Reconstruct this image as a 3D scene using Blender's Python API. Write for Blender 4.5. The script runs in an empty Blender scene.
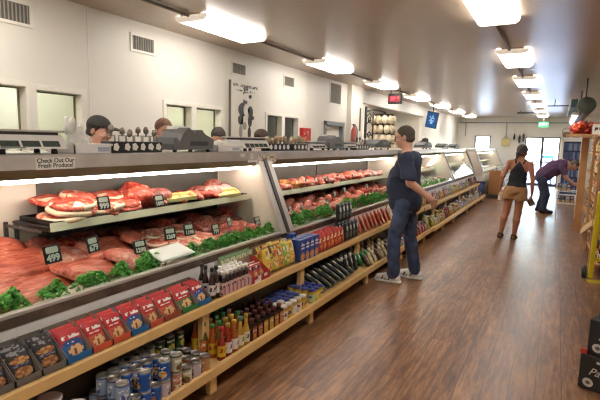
import bpy, bmesh, math, random
import numpy as np
from mathutils import Vector, Matrix, Euler
PI = math.pi
rnd = random.Random(7)
scn = bpy.context.scene
COL = scn.collection

# ---------------------------------------------------------------- materials
def lin(c):
    return tuple(((v/255)/12.92 if v/255 <= .04045 else ((v/255+.055)/1.055)**2.4) for v in c)
MATS = {}
def mat(name, col, rough=.6, metal=0., var=.1, scale=18., bump=0., bscale=60., emit=None, estr=0., spec=.5, col2=None, coat=0.):
    if name in MATS: return MATS[name]
    m = bpy.data.materials.new(name); m.use_nodes = True
    nt = m.node_tree; b = nt.nodes['Principled BSDF']
    b.inputs['Roughness'].default_value = rough; b.inputs['Metallic'].default_value = metal
    b.inputs['Specular IOR Level'].default_value = spec
    if coat: b.inputs['Coat Weight'].default_value = coat; b.inputs['Coat Roughness'].default_value = .08
    c = lin(col)
    tc = nt.nodes.new('ShaderNodeTexCoord')
    n = nt.nodes.new('ShaderNodeTexNoise'); n.inputs['Scale'].default_value = scale; n.inputs['Detail'].default_value = 4
    nt.links.new(tc.outputs['Object'], n.inputs['Vector'])
    r = nt.nodes.new('ShaderNodeValToRGB')
    r.color_ramp.elements[0].position = .3; r.color_ramp.elements[1].position = .7
    if col2: a, z = c, lin(col2)
    else: a, z = tuple(v*(1-var) for v in c), tuple(min(1, v*(1+var)) for v in c)
    r.color_ramp.elements[0].color = (*a, 1); r.color_ramp.elements[1].color = (*z, 1)
    nt.links.new(n.outputs['Fac'], r.inputs['Fac']); nt.links.new(r.outputs['Color'], b.inputs['Base Color'])
    if bump:
        n2 = nt.nodes.new('ShaderNodeTexNoise'); n2.inputs['Scale'].default_value = bscale
        nt.links.new(tc.outputs['Object'], n2.inputs['Vector'])
        bp = nt.nodes.new('ShaderNodeBump'); bp.inputs['Strength'].default_value = bump; bp.inputs['Distance'].default_value = .01
        nt.links.new(n2.outputs['Fac'], bp.inputs['Height']); nt.links.new(bp.outputs['Normal'], b.inputs['Normal'])
    if emit:
        b.inputs['Emission Color'].default_value = (*lin(emit), 1); b.inputs['Emission Strength'].default_value = estr
    MATS[name] = m
    return m
def rgb(r, g, b, rough=.45, **k):          # a plain printed / painted colour
    return mat('ink_%d_%d_%d_%d' % (r, g, b, int(rough*100)), (r, g, b), rough, var=.06, **k)
def glass_mat(name, tint=(246, 247, 243), refl=.9, rough=.02):
    if name in MATS: return MATS[name]
    m = bpy.data.materials.new(name); m.use_nodes = True; nt = m.node_tree; nt.nodes.remove(nt.nodes['Principled BSDF'])
    out = nt.nodes['Material Output']; mx = nt.nodes.new('ShaderNodeMixShader')
    t = nt.nodes.new('ShaderNodeBsdfTransparent'); t.inputs['Color'].default_value = (*lin(tint), 1)
    g = nt.nodes.new('ShaderNodeBsdfGlossy'); g.inputs['Roughness'].default_value = rough
    f = nt.nodes.new('ShaderNodeLayerWeight'); pw = nt.nodes.new('ShaderNodeMath'); pw.operation = 'SUBTRACT'; pw.use_clamp = True; pw.inputs[1].default_value = .7; nt.links.new(f.outputs['Facing'], pw.inputs[0])
    mu = nt.nodes.new('ShaderNodeMath'); mu.operation = 'MULTIPLY_ADD'; mu.inputs[1].default_value = refl; mu.inputs[2].default_value = 0
    nt.links.new(pw.outputs[0], mu.inputs[0]); nt.links.new(mu.outputs[0], mx.inputs['Fac'])
    nt.links.new(t.outputs[0], mx.inputs[1]); nt.links.new(g.outputs[0], mx.inputs[2]); nt.links.new(mx.outputs[0], out.inputs['Surface'])
    MATS[name] = m; return m
def emit_mat(name, col, s):
    if name in MATS: return MATS[name]
    m = bpy.data.materials.new(name); m.use_nodes = True; nt = m.node_tree; nt.nodes.remove(nt.nodes['Principled BSDF'])
    e = nt.nodes.new('ShaderNodeEmission'); e.inputs['Color'].default_value = (*lin(col), 1); e.inputs['Strength'].default_value = s
    nt.links.new(e.outputs[0], nt.nodes['Material Output'].inputs['Surface']); MATS[name] = m; return m

# ---------------------------------------------------------------- mesh builder
class MB:
    def __init__(s): s.v = []; s.f = []; s.m = []; s.sm = []
    def add(s, vs, fs, m=0, smooth=False, M=None):
        o = len(s.v)
        s.v += [tuple(M @ Vector(p)) if M is not None else tuple(p) for p in vs]
        for k, f in enumerate(fs):
            s.f.append(tuple(i+o for i in f)); s.m.append(m[k] if isinstance(m, (list, tuple)) else m); s.sm.append(smooth)
        return s
    def box(s, lo, hi, m=0, b=0., M=None):
        (x0, y0, z0), (x1, y1, z1) = lo, hi
        if b <= 0:
            vs = [(x0,y0,z0),(x1,y0,z0),(x1,y1,z0),(x0,y1,z0),(x0,y0,z1),(x1,y0,z1),(x1,y1,z1),(x0,y1,z1)]
            return s.add(vs, [(0,3,2,1),(4,5,6,7),(0,1,5,4),(1,2,6,5),(2,3,7,6),(3,0,4,7)], m, False, M)
        b = min(b, (x1-x0)*.45, (y1-y0)*.45, (z1-z0)*.45)
        bm = bmesh.new(); bmesh.ops.create_cube(bm, size=1)
        for v in bm.verts: v.co = Vector(((x0+x1)/2+v.co.x*(x1-x0), (y0+y1)/2+v.co.y*(y1-y0), (z0+z1)/2+v.co.z*(z1-z0)))
        bmesh.ops.bevel(bm, geom=bm.edges[:], offset=b, segments=1, affect='EDGES')
        bm.verts.index_update()
        s.add([v.co[:] for v in bm.verts], [tuple(v.index for v in f.verts) for f in bm.faces], m, False, M); bm.free(); return s
    def lathe(s, prof, n=16, m=0, M=None, smooth=True, cap=True):
        vs = []; fs = []; ms = []
        for r, z in prof: vs += [(r*math.cos(2*PI*k/n), r*math.sin(2*PI*k/n), z) for k in range(n)]
        for i in range(len(prof)-1):
            for k in range(n):
                k2 = (k+1) % n
                fs.append((i*n+k, i*n+k2, (i+1)*n+k2, (i+1)*n+k)); ms.append(m[i] if isinstance(m, (list, tuple)) else m)
        if cap:
            fs.append(tuple(range(n))[::-1]); ms.append(ms[0]); fs.append(tuple((len(prof)-1)*n+k for k in range(n))); ms.append(ms[-2])
        return s.add(vs, fs, ms, smooth, M)
    def tube(s, pts, r, n=8, m=0, M=None, closed=False):
        P = [Vector(p) for p in pts]; vs = []; fs = []; N = len(P)
        for i, p in enumerate(P):
            t = (P[(i+1) % N]-P[i-1]) if closed else (P[min(i+1, N-1)]-P[max(i-1, 0)])
            t.normalize(); a = t.orthogonal() if i == 0 else (a - t*a.dot(t))
            a = a.normalized(); b = t.cross(a); rr = r[i] if isinstance(r, (list, tuple)) else r
            vs += [tuple(p + a*rr*math.cos(2*PI*k/n) + b*rr*math.sin(2*PI*k/n)) for k in range(n)]
        for i in range(N if closed else N-1):
            j = (i+1) % N
            for k in range(n): fs.append((i*n+k, i*n+(k+1) % n, j*n+(k+1) % n, j*n+k))
        if not closed: fs += [tuple(range(n))[::-1], tuple((N-1)*n+k for k in range(n))]
        return s.add(vs, fs, m, True, M)
    def prism(s, poly, d, m=0, M=None):     # closed polygon of 3d points pushed along d
        n = len(poly); d = Vector(d); vs = [tuple(p) for p in poly]+[tuple(Vector(p)+d) for p in poly]
        fs = [tuple(range(n))[::-1], tuple(range(n, 2*n))]+[(k, (k+1) % n, n+(k+1) % n, n+k) for k in range(n)]
        return s.add(vs, fs, m, False, M)
    def ball(s, c, r, m=0, n=10, M=None, noise=0., seed=0):
        q = random.Random(seed); rx, ry, rz = r if isinstance(r, (tuple, list)) else (r, r, r)
        ph = [(q.uniform(-3, 3), q.uniform(-3, 3), q.uniform(-3, 3), q.uniform(0, 6)) for _ in range(5)]
        vs = []; fs = []; h = max(4, n*2//3)
        for i in range(1, h):
            for k in range(n):
                t, a = PI*i/h, 2*PI*k/n; d = (math.sin(t)*math.cos(a), math.sin(t)*math.sin(a), math.cos(t)); vs.append(d)
        vs += [(0, 0, 1), (0, 0, -1)]
        out = []
        for d in vs:
            w = 1+noise*sum(math.sin(u[0]*d[0]*1.3+u[1]*d[1]*1.3+u[2]*d[2]*1.3+u[3]) for u in ph)*.4
            out.append((c[0]+d[0]*rx*w, c[1]+d[1]*ry*w, c[2]+d[2]*rz*w))
        for i in range(h-2):
            for k in range(n): fs.append((i*n+k, (i+1)*n+k, (i+1)*n+(k+1) % n, i*n+(k+1) % n))
        T, B = len(vs)-2, len(vs)-1
        for k in range(n): fs.append((T, k, (k+1) % n)); fs.append((B, (h-2)*n+(k+1) % n, (h-2)*n+k))
        return s.add(out, fs, m, True, M)
    def grid(s, fn, nu, nv, m=0, M=None, smooth=True):   # fn(u,v)->point ; m int or fn(u,v)->index
        vs = [fn(i/nu, j/nv) for j in range(nv+1) for i in range(nu+1)]; fs = []; ms = []
        for j in range(nv):
            for i in range(nu):
                a = j*(nu+1)+i; fs.append((a, a+1, a+nu+2, a+nu+1)); ms.append(m((i+.5)/nu, (j+.5)/nv) if callable(m) else m)
        return s.add(vs, fs, ms, smooth, M)
    def mesh(s, name, mats):
        me = bpy.data.meshes.new(name); me.from_pydata(s.v, [], s.f)
        for m in (mats if isinstance(mats, (list, tuple)) else [mats]): me.materials.append(m)
        me.polygons.foreach_set('material_index', s.m); me.polygons.foreach_set('use_smooth', s.sm); me.update(); return me
    def build(s, name, mats, parent=None, loc=None, rot=None, label=None):
        return link(name, s.mesh(name, mats), parent, loc, rot, label)
def link(name, me, parent=None, loc=None, rot=None, label=None):
    o = bpy.data.objects.new(name, me); COL.objects.link(o)
    if parent is not None: o.parent = parent
    if loc is not None: o.location = loc
    if rot is not None: o.rotation_euler = rot
    if label: o['label'] = label
    return o
def tag(o, label, cat, group=None, kind=None):
    if label: o['label'] = label
    if cat: o['category'] = cat
    if group: o['group'] = group
    if kind: o['kind'] = kind
    return o
def thing(name, label, cat, loc=(0, 0, 0), rot=(0, 0, 0), group=None):
    o = bpy.data.objects.new(name, None); COL.objects.link(o); o.location = loc; o.rotation_euler = rot; o.empty_display_size = .05
    return tag(o, label, cat, group)
def struct(o):
    o['kind'] = 'structure'; return o
def kids(o): return list(o.children)
def dup(root, loc, rot=None, label=None, group=None, scale=None):
    r = root.copy(); COL.objects.link(r); r.location = loc
    if rot is not None: r.rotation_euler = rot
    if label: r['label'] = label
    if group: r['group'] = group
    if scale: r.scale = scale
    for ch in kids(root):
        c = ch.copy(); COL.objects.link(c); c.parent = r
        for g in kids(ch):
            d = g.copy(); COL.objects.link(d); d.parent = c
    return r
_TX = {}
def text_mesh(body, size, mt, ext=.0004, bold=0., shear=0.):
    key = (body, round(size, 4), mt.name, bold, shear)
    if key in _TX: return _TX[key]
    cu = bpy.data.curves.new('lettering', 'FONT'); cu.body = body; cu.size = size; cu.extrude = ext; cu.align_x = 'CENTER'; cu.align_y = 'CENTER'
    cu.offset = bold; cu.shear = shear; cu.resolution_u = 3; cu.space_line = .8
    ob = bpy.data.objects.new('lettering', cu); COL.objects.link(ob)
    bpy.context.view_layer.update()
    me = bpy.data.meshes.new_from_object(ob.evaluated_get(bpy.context.evaluated_depsgraph_get()))
    bpy.data.objects.remove(ob); bpy.data.curves.remove(cu)
    me.materials.clear(); me.materials.append(mt); _TX[key] = me; return me
ORD = 'first second third fourth fifth sixth seventh eighth ninth tenth eleventh twelfth thirteenth fourteenth fifteenth sixteenth seventeenth eighteenth nineteenth twentieth twenty-first twenty-second twenty-third twenty-fourth twenty-fifth twenty-sixth twenty-seventh twenty-eighth twenty-ninth thirtieth'.split()
FX = PI/2      # turns a thing whose front is local -Y so that it faces the aisle (+X)
# ---------------------------------------------------------------- camera
cam = bpy.data.cameras.new('camera'); cam.sensor_width = 36; cam.lens = 460/600*36; cam.clip_start = .05
co = bpy.data.objects.new('camera', cam); COL.objects.link(co); scn.camera = co
def set_camera(yaw, pitch, roll, loc):
    y, p, r = map(math.radians, (yaw, pitch, roll))
    F = Vector((-math.sin(y)*math.cos(p), math.cos(y)*math.cos(p), -math.sin(p)))
    R0 = Vector((math.cos(y), math.sin(y), 0)); U0 = R0.cross(F)
    R = R0*math.cos(r)+U0*math.sin(r); U = U0*math.cos(r)-R0*math.sin(r)
    M = Matrix((R, U, -F)).transposed().to_4x4(); M.translation = loc; co.matrix_world = M
set_camera(28.92, 7.3, 1.4, (0, 0, 1.6))

# ---------------------------------------------------------------- setting materials
def floor_mat():
    m = bpy.data.materials.new('plank_floor'); m.use_nodes = True; nt = m.node_tree; b = nt.nodes['Principled BSDF']; L = nt.links
    tc = nt.nodes.new('ShaderNodeTexCoord'); mp = nt.nodes.new('ShaderNodeMapping'); mp.inputs['Rotation'].default_value = (0, 0, PI/2)
    L.new(tc.outputs['Object'], mp.inputs['Vector'])
    br = nt.nodes.new('ShaderNodeTexBrick'); br.offset = .37; br.inputs['Scale'].default_value = 1
    br.inputs['Brick Width'].default_value = 1.25; br.inputs['Row Height'].default_value = .155; br.inputs['Mortar Size'].default_value = .0025
    br.inputs['Color1'].default_value = (0, 0, 0, 1); br.inputs['Color2'].default_value = (1, 1, 1, 1); br.inputs['Mortar'].default_value = (.3, .3, .3, 1)
    L.new(mp.outputs[0], br.inputs['Vector'])
    mp2 = nt.nodes.new('ShaderNodeMapping'); mp2.inputs['Scale'].default_value = (11, 1.3, 1); L.new(tc.outputs['Object'], mp2.inputs['Vector'])
    n = nt.nodes.new('ShaderNodeTexNoise'); n.inputs['Scale'].default_value = 3.0; n.inputs['Detail'].default_value = 7; n.inputs['Roughness'].default_value = .65
    n.noise_dimensions = '4D'
    L.new(mp2.outputs[0], n.inputs['Vector']); L.new(br.outputs['Color'], n.inputs['W'])
    mx = nt.nodes.new('ShaderNodeMath'); mx.operation = 'MULTIPLY_ADD'; mx.inputs[1].default_value = .085
    L.new(br.outputs['Color'], mx.inputs[0])
    sc = nt.nodes.new('ShaderNodeMath'); sc.operation = 'MULTIPLY'; sc.inputs[1].default_value = 1.0; L.new(n.outputs['Fac'], sc.inputs[0]); L.new(sc.outputs[0], mx.inputs[2])
    n3 = nt.nodes.new('ShaderNodeTexNoise'); n3.inputs['Scale'].default_value = 1.7; n3.inputs['Detail'].default_value = 3
    mp3 = nt.nodes.new('ShaderNodeMapping'); mp3.inputs['Scale'].default_value = (2.2, .8, 1); L.new(tc.outputs['Object'], mp3.inputs['Vector']); L.new(mp3.outputs[0], n3.inputs['Vector'])
    wv = nt.nodes.new('ShaderNodeMath'); wv.operation = 'MULTIPLY_ADD'; wv.inputs[1].default_value = .30; L.new(n3.outputs['Fac'], wv.inputs[0]); L.new(mx.outputs[0], wv.inputs[2])
    of = nt.nodes.new('ShaderNodeMath'); of.operation = 'SUBTRACT'; of.inputs[1].default_value = .13; L.new(wv.outputs[0], of.inputs[0])
    r = nt.nodes.new('ShaderNodeValToRGB'); e = r.color_ramp.elements
    e[0].position = .32; e[0].color = (*lin((56, 36, 25)), 1); e[1].position = .84; e[1].color = (*lin((184, 140, 100)), 1)
    x = e.new(.5); x.color = (*lin((106, 71, 47)), 1); x = e.new(.66); x.color = (*lin((146, 104, 70)), 1)
    L.new(of.outputs[0], r.inputs['Fac'])
    mm = nt.nodes.new('ShaderNodeMix'); mm.data_type = 'RGBA'; mm.inputs['B'].default_value = (*lin((70, 46, 32)), 1)
    L.new(r.outputs[0], mm.inputs['A']); L.new(br.outputs['Fac'], mm.inputs['Factor']); L.new(mm.outputs['Result'], b.inputs['Base Color'])
    rr = nt.nodes.new('ShaderNodeMath'); rr.operation = 'MULTIPLY_ADD'; rr.inputs[1].default_value = .25; rr.inputs[2].default_value = .24
    L.new(n.outputs['Fac'], rr.inputs[0]); L.new(rr.outputs[0], b.inputs['Roughness'])
    bp = nt.nodes.new('ShaderNodeBump'); bp.inputs['Strength'].default_value = .25; bp.inputs['Distance'].default_value = .004; L.new(n.outputs['Fac'], bp.inputs['Height']); L.new(bp.outputs[0], b.inputs['Normal'])
    return m
def ceiling_mat():
    m = bpy.data.materials.new('gloss_ceiling_paint'); m.use_nodes = True; nt = m.node_tree; b = nt.nodes['Principled BSDF']; L = nt.links
    tc = nt.nodes.new('ShaderNodeTexCoord'); mp = nt.nodes.new('ShaderNodeMapping'); mp.inputs['Scale'].default_value = (1, 9, 1); L.new(tc.outputs['Object'], mp.inputs['Vector'])
    n = nt.nodes.new('ShaderNodeTexNoise'); n.inputs['Scale'].default_value = 3.2; n.inputs['Detail'].default_value = 6; L.new(mp.outputs[0], n.inputs['Vector'])
    r = nt.nodes.new('ShaderNodeValToRGB'); r.color_ramp.elements[0].color = (*lin((172, 152, 131)), 1); r.color_ramp.elements[1].color = (*lin((190, 170, 147)), 1)
    L.new(n.outputs['Fac'], r.inputs['Fac']); L.new(r.outputs[0], b.inputs['Base Color'])
    b.inputs['Roughness'].default_value = .3; b.inputs['Specular IOR Level'].default_value = .6
    bp = nt.nodes.new('ShaderNodeBump'); bp.inputs['Strength'].default_value = .3; bp.inputs['Distance'].default_value = .01
    L.new(n.outputs['Fac'], bp.inputs['Height']); L.new(bp.outputs[0], b.inputs['Normal'])
    return m
M_floor = floor_mat(); M_ceil = ceiling_mat()
M_wall = mat('cream_wall_paint', (226, 221, 210), .45, var=.025, scale=1.5)
M_wall2 = mat('grey_wall_paint', (196, 190, 180), .5, var=.03, scale=1.5)
M_trimw = mat('cream_trim', (232, 227, 214), .45, var=.02)
M_green = mat('pale_green_wall', (210, 209, 194), .6, var=.03, scale=1)
M_glass = glass_mat('window_glass'); M_cglass = glass_mat('case_glass', (240, 247, 245), 1.0, .03)
M_steel = mat('brushed_steel', (206, 200, 194), .36, .6, var=.1, scale=6)
M_dsteel = mat('dark_steel', (84, 78, 76), .4, .8, var=.08)
M_alu = mat('aluminium', (204, 198, 190), .4, .5, var=.04)
M_white = mat('white_enamel', (236, 232, 228), .4, var=.02)
M_black = mat('black_plastic', (26, 25, 26), .4, var=.1)
M_dark = mat('dark_grey_plastic', (62, 62, 62), .5, var=.08)
M_grey = mat('mid_grey_plastic', (104, 104, 102), .5, var=.06)
M_lgrey = mat('light_grey_plastic', (222, 219, 212), .5, var=.04)
M_pine = mat('pine_wood', (226, 186, 122), .5, var=.08, scale=6, bump=.1, bscale=30)
M_lamp = emit_mat('lamp_diffuser', (255, 249, 241), 7.5)
M_tube = emit_mat('case_tube', (255, 232, 220), 12)

# ---------------------------------------------------------------- room shell
XW, YF, YB, ZC, XR = -3.95, 21.5, -2.5, 2.8, 2.0
struct(MB().box((-7.2, YB-.2, -.1), (XR+.2, YF+.15, 0)).build('floor', M_floor))
struct(MB().box((-7.2, YB-.2, ZC), (XR+.2, YF+.15, ZC+.1)).build('ceiling', M_ceil))
w = MB()                                   # left wall, with its window and door openings
def wall_run(y0, y1, holes):
    y = y0
    for a, b, za, zb in holes:
        w.box((XW-.12, y, 0), (XW, a, ZC))
        if za > 0: w.box((XW-.12, a, 0), (XW, b, za))
        w.box((XW-.12, a, zb), (XW, b, ZC)); y = b
    w.box((XW-.12, y, 0), (XW, y1, ZC))
WIN = [(1.45, 2.33, 1.1, 2.0), (2.41, 2.85, 1.1, 1.985), (3.92, 4.34, 1.1, 1.985), (4.42, 4.9, 1.1, 1.985), (6.02, 6.46, 1.1, 1.99), (6.54, 7.0, 1.1, 1.99)]
wall_run(YB-.1, 9.1, WIN+[(8.02, 8.95, 0, 2.0)])
w.box((XW-.12, 9.1, 0), (XW+.1, 9.75, ZC))
struct(w.build('wall_left', M_wall))
w2 = MB().box((XW-.12, 15.4, 0), (XW, YF, ZC)); struct(w2.build('wall_left_far', M_wall))
struct(MB().box((XW-.12, 9.75, 2.5), (XW+.02, 15.4, ZC)).build('trim_1', M_wall)).__setitem__('label', 'painted bulkhead above the recessed work bay')
struct(MB().box((-5.4, 9.1, 0), (-5.3, 15.5, ZC)).build('wall_recess', M_wall2))
struct(MB().box((-5.3, 15.4, 0), (XW-.12, 15.5, ZC)).build('wall_recess_end', M_wall2))
# far wall with the glazed doorway and a window
f = MB(); DX0, DX1, DZ = -1.2, .08, 2.0
f.box((-4.1, YF, 0), (-3.15, YF+.15, ZC)).box((-3.15, YF, 0), (-2.6, YF+.15, 1.3)).box((-3.15, YF, 1.97), (-2.6, YF+.15, ZC))
f.box((-2.6, YF, 0), (DX0, YF+.15, ZC)).box((DX0, YF, DZ), (DX1, YF+.15, ZC)).box((DX1, YF, 0), (XR+.1, YF+.15, ZC))
struct(f.build('wall_far', M_wall))
struct(MB().box((XR, YB, 0), (XR+.12, YF, ZC)).build('wall_right', M_wall))
struct(MB().box((-7.2, YB-.12, 0), (XR+.12, YB, ZC)).build('wall_back', M_wall))
# back rooms seen through the service windows
b = MB().box((-6.9, YB, 0), (-6.8, 9.0, ZC)); struct(b.build('wall_back_room', M_green))
for i, y in enumerate((3.1, 5.55, 9.0)): struct(MB().box((-6.8, y, 0), (XW-.12, y+.1, ZC)).build('wall_divider_%d' % (i+1), M_green if i < 2 else M_wall))
for i, (a, bb, za, zb) in enumerate(WIN):
    fr = MB(); t = .045
    fr.box((XW-.13, a-t, za-t), (XW+.018, a+.006, zb+t), b=.004).box((XW-.13, bb-.006, za-t), (XW+.018, bb+t, zb+t), b=.004)
    fr.box((XW-.13, a, zb-.006), (XW+.018, bb, zb+t), b=.004).box((XW-.13, a, za-t), (XW+.03, bb, za+.006), b=.004)
    o = struct(fr.build('window_%d' % (i+1), M_trimw))
    if i: struct(MB().box((XW-.075, a, za), (XW-.067, bb, zb)).build('pane', M_glass, o))
    g = MB().box((XW-.1, a, za), (XW-.085, a+.016, zb)).box((XW-.1, bb-.016, za), (XW-.085, bb, zb)).box((XW-.1, a, zb-.018), (XW-.085, bb, zb)); struct(g.build('window_gasket', mat('olive_gasket', (120, 116, 92), .5), o))
# grey framed door with its own small window
M_dframe = mat('blue_grey_frame', (140, 146, 150), .4, var=.04)
d = MB().box((XW-.13, 8.02, 0), (XW+.03, 8.1, 2.0), b=.004).box((XW-.13, 8.87, 0), (XW+.03, 8.95, 2.0), b=.004).box((XW-.13, 8.02, 1.92), (XW+.03, 8.95, 2.0), b=.004)
do = struct(d.build('door_1', M_dframe))
struct(MB().box((XW-.1, 8.1, 0), (XW-.06, 8.87, 1.0)).box((XW-.1, 8.1, 1.0), (XW-.06, 8.22, 1.92)).box((XW-.1, 8.75, 1.0), (XW-.06, 8.87, 1.92)).box((XW-.1, 8.22, 1.62), (XW-.06, 8.75, 1.92)).build('door_panel', M_trimw, do))
struct(MB().box((XW-.085, 8.25, 1.0), (XW-.05, 8.3, 1.6)).box((XW-.085, 8.68, 1.0), (XW-.05, 8.73, 1.6)).box((XW-.085, 8.25, 1.55), (XW-.05, 8.73, 1.6)).build('door_window_frame', M_dark, do))
struct(MB().box((XW-.082, 8.3, 1.0), (XW-.074, 8.68, 1.55)).build('pane', M_glass, do))
# wall panel seams
for i, y in enumerate((2.02, 2.94, 4.98, 7.3)):
    struct(MB().box((XW, y-.006, 0), (XW+.006, y+.006, ZC)).build('trim_%d' % (i+2), M_trimw))
# far doorway: two glazed leaves with dark frames
def leaf(n, x0, x1):
    q = MB(); t = .05
    q.box((x0, YF+.03, 0), (x0+t, YF+.09, DZ)).box((x1-t, YF+.03, 0), (x1, YF+.09, DZ)).box((x0, YF+.03, 0), (x1, YF+.09, .1)).box((x0, YF+.03, DZ-t), (x1, YF+.09, DZ)).box((x0, YF+.03, .95), (x1, YF+.09, 1.0))
    o = struct(q.build('door_%d' % n, mat('door_frame_mauve', (92, 84, 110), .4)))
    struct(MB().box((x0+t, YF+.055, .1), (x1-t, YF+.063, DZ-t)).build('pane', M_glass, o))
    struct(MB().tube([(x0+.1, YF-.01, .85), (x0+.1, YF-.03, .9), (x0+.1, YF-.03, 1.15), (x0+.1, YF-.01, 1.2)], .012).build('door_handle', M_steel, o))
leaf(2, DX0, -.55); leaf(3, -.55, DX1)
fr = MB().box((-3.2, YF-.02, 1.25), (-3.15, YF+.1, 2.02)).box((-2.6, YF-.02, 1.25), (-2.55, YF+.1, 2.02)).box((-3.2, YF-.02, 1.97), (-2.55, YF+.1, 2.02)).box((-3.2, YF-.03, 1.25), (-2.55, YF+.1, 1.3))
o = struct(fr.build('window_7', mat('blue_window_frame', (96, 120, 150), .5)))
struct(MB().box((-3.15, YF+.05, 1.3), (-2.6, YF+.058, 1.97)).build('pane', M_glass, o))
# outside the doors: paved lot and a white van-height wall in the sun
for k, (x, y, w_, h, c) in enumerate(((-.35, 23.2, .5, 1.25, (40, 92, 170)), (-1.25, 25.5, .6, 1.5, (120, 132, 160)), (.35, 24.2, .5, 1.7, (60, 110, 180)))):
    t = thing('newspaper_box', ['blue newspaper box on the paving outside the glass doors', 'grey-blue newspaper box farther out on the paving', 'tall blue box outside, past the edge of the doors'][k], 'box', (x, y, -.02), group='boxes outside the doors')
    MB().box((-w_/2, -.2, .15), (w_/2, .2, h), b=.02).build('body', mat('box_paint_%d' % k, c, .4), t); MB().box((-w_*.36, -.215, h*.55), (w_*.36, -.2, h*.9), b=.005).build('window', M_white, t)
    for sx in (-1, 1): MB().box((sx*w_*.4-.03, -.15, 0), (sx*w_*.4+.03, .15, .15)).build('foot', M_dark, t)
struct(MB().box((-14, YF+.16, -.12), (14, 60, -.02)).build('ground_outside', mat('pale_paving', (196, 196, 200), .8)))
# conduits along the far wall and ceiling
struct(MB().tube([(-3.9, YF-.03, 2.58), (1.9, YF-.03, 2.58)], .022).tube([(-3.6, YF-.03, 2.58), (-3.6, YF-.03, 2.0)], .018).tube([(-1.95, YF-.03, 2.58), (-1.95, YF-.03, 1.9)], .018).build('trim_8', M_dframe)).__setitem__('label', 'grey conduit run along the far wall')
struct(MB().box((XW, YB, 0), (XW+.02, 9.1, .1)).build('baseboard_left', M_trimw))

# ---------------------------------------------------------------- light
wd = bpy.data.worlds.new('world'); scn.world = wd; wd.use_nodes = True; nt = wd.node_tree
sk = nt.nodes.new('ShaderNodeTexSky'); sk.sky_type = 'NISHITA'; sk.sun_elevation = math.radians(50); sk.sun_rotation = math.radians(200); sk.sun_disc = False
nt.links.new(sk.outputs[0], nt.nodes['Background'].inputs['Color']); nt.nodes['Background'].inputs['Strength'].default_value = 2.4
sn = bpy.data.lights.new('sun', 'SUN'); sn.energy = 8; sn.angle = .01; so = bpy.data.objects.new('sun', sn); COL.objects.link(so); so.rotation_euler = Euler((math.radians(38), 0, math.radians(15)))

def ceiling_light(name, x0, x1, y0, y1, label, group):
    t = thing(name, label, 'ceiling light', ((x0+x1)/2, (y0+y1)/2, ZC), group=group)
    hx, hy = (x1-x0)/2, (y1-y0)/2
    MB().box((-hx+.06, -hy, -.03), (hx-.06, hy, 0), b=.004).build('housing', M_white, t)
    pr = [(-hx, -.010), (-hx+.012, -.042), (-hx+.04, -.062), (hx-.04, -.062), (hx-.012, -.042), (hx, -.010)]
    MB().prism([(x, -hy+.03, z) for x, z in pr], (0, 2*hy-.06, 0)).build('diffuser', M_lamp, t)
    for s in (-1, 1):
        y = s*(hy-.015)
        MB().prism([(x*1.02, y-.015, z*1.05) for x, z in pr]+[], (0, .03, 0)).build('end_cap', mat('lamp_end_cap', (232, 226, 214), .5, emit=(255, 240, 220), estr=.22), t)  # faint glow put into the cap imitates lamp light coming through the plastic
    return t
LEFT = [(3.35+2.62*k, 4.67+2.62*k) for k in range(7)]
LEFT[0] = (3.54, 4.62); LEFT[1] = (6.15, 7.25); LEFT[2] = (8.6, 9.7)
for x0, x1, y in ((-3.42, -3.04, .9), (-3.42, -3.04, -1.7), (-.78, -.4, 1.15), (-.78, -.4, -1.45)):
    ceiling_light('ceiling_light', x0, x1, y, y+1.27, 'ceiling light of the %s row, %s the camera' % ('wall' if x0 < -2 else 'aisle', 'just short of' if y > 0 else 'behind'), 'ceiling lights behind the view')
for k, (a, b_) in enumerate(LEFT):
    ceiling_light('ceiling_light', -3.42, -3.04, a, b_, ('%s glowing ceiling light counted from the camera in the row along the cream wall' % ORD[k]), 'ceiling lights beside the wall')
RIGHT = [(3.85+2.53*k, 5.03+2.53*k) for k in range(7)]
RIGHT[0] = (3.72, 4.88)
for k, (a, b_) in enumerate(RIGHT):
    ceiling_light('ceiling_light', -.78, -.4, a, b_, ('%s glowing ceiling light counted from the camera in the row over the aisle' % ORD[k]), 'ceiling lights over the aisle')
M_cond = mat('tan_conduit', (112, 98, 84), .5)
def conduit(x, spans, lab):
    t = thing('light_conduit', lab, 'conduit', (x, spans[0][0], ZC))
    for a, b_ in spans: MB().tube([(0, a-spans[0][0], -.02), (0, b_-spans[0][0], -.02)], .016).build('pipe', M_cond, t)
conduit(-3.23, [(0., 3.52)]+[(LEFT[k][1], LEFT[k+1][0]) for k in range(6)], 'thin brown conduit linking the ceiling lights beside the cream wall')
conduit(-.62, [(0., 3.72)]+[(RIGHT[k][1], RIGHT[k+1][0]) for k in range(6)], 'thin brown conduit linking the ceiling lights over the aisle')
for k, y in enumerate((2.2, 4.3, 6.6)):
    t = thing('back_room_light', '%s fluorescent light seen through the service windows' % ('pale', 'bright', 'far')[k], 'ceiling light', (-5.4, y, ZC), group='lights in the back rooms')
    MB().box((-.6, -.12, -.05), (.6, .12, -.001)).build('diffuser', emit_mat('back_lamp', (250, 252, 240), 20) if k < 2 else emit_mat('dim_back_lamp', (226, 236, 255), 4), t)
t = thing('recess_light', 'fluorescent strip under the ceiling of the recessed work bay', 'ceiling light', (-4.7, 12.2, ZC)); MB().box((-.12, -1.2, -.05), (.12, 1.2, -.001)).build('diffuser', emit_mat('back_lamp', (250, 252, 240), 20), t)
vs = scn.view_settings; vs.view_transform = 'Standard'; vs.look = 'None'; vs.gamma = 1; vs.exposure = 1.13; vs.use_curve_mapping = False
scn.cycles.filter_width = 1.3; scn.cycles.max_bounces = 8; scn.cycles.diffuse_bounces = 4; scn.cycles.glossy_bounces = 4; scn.cycles.transparent_max_bounces = 16
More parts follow.
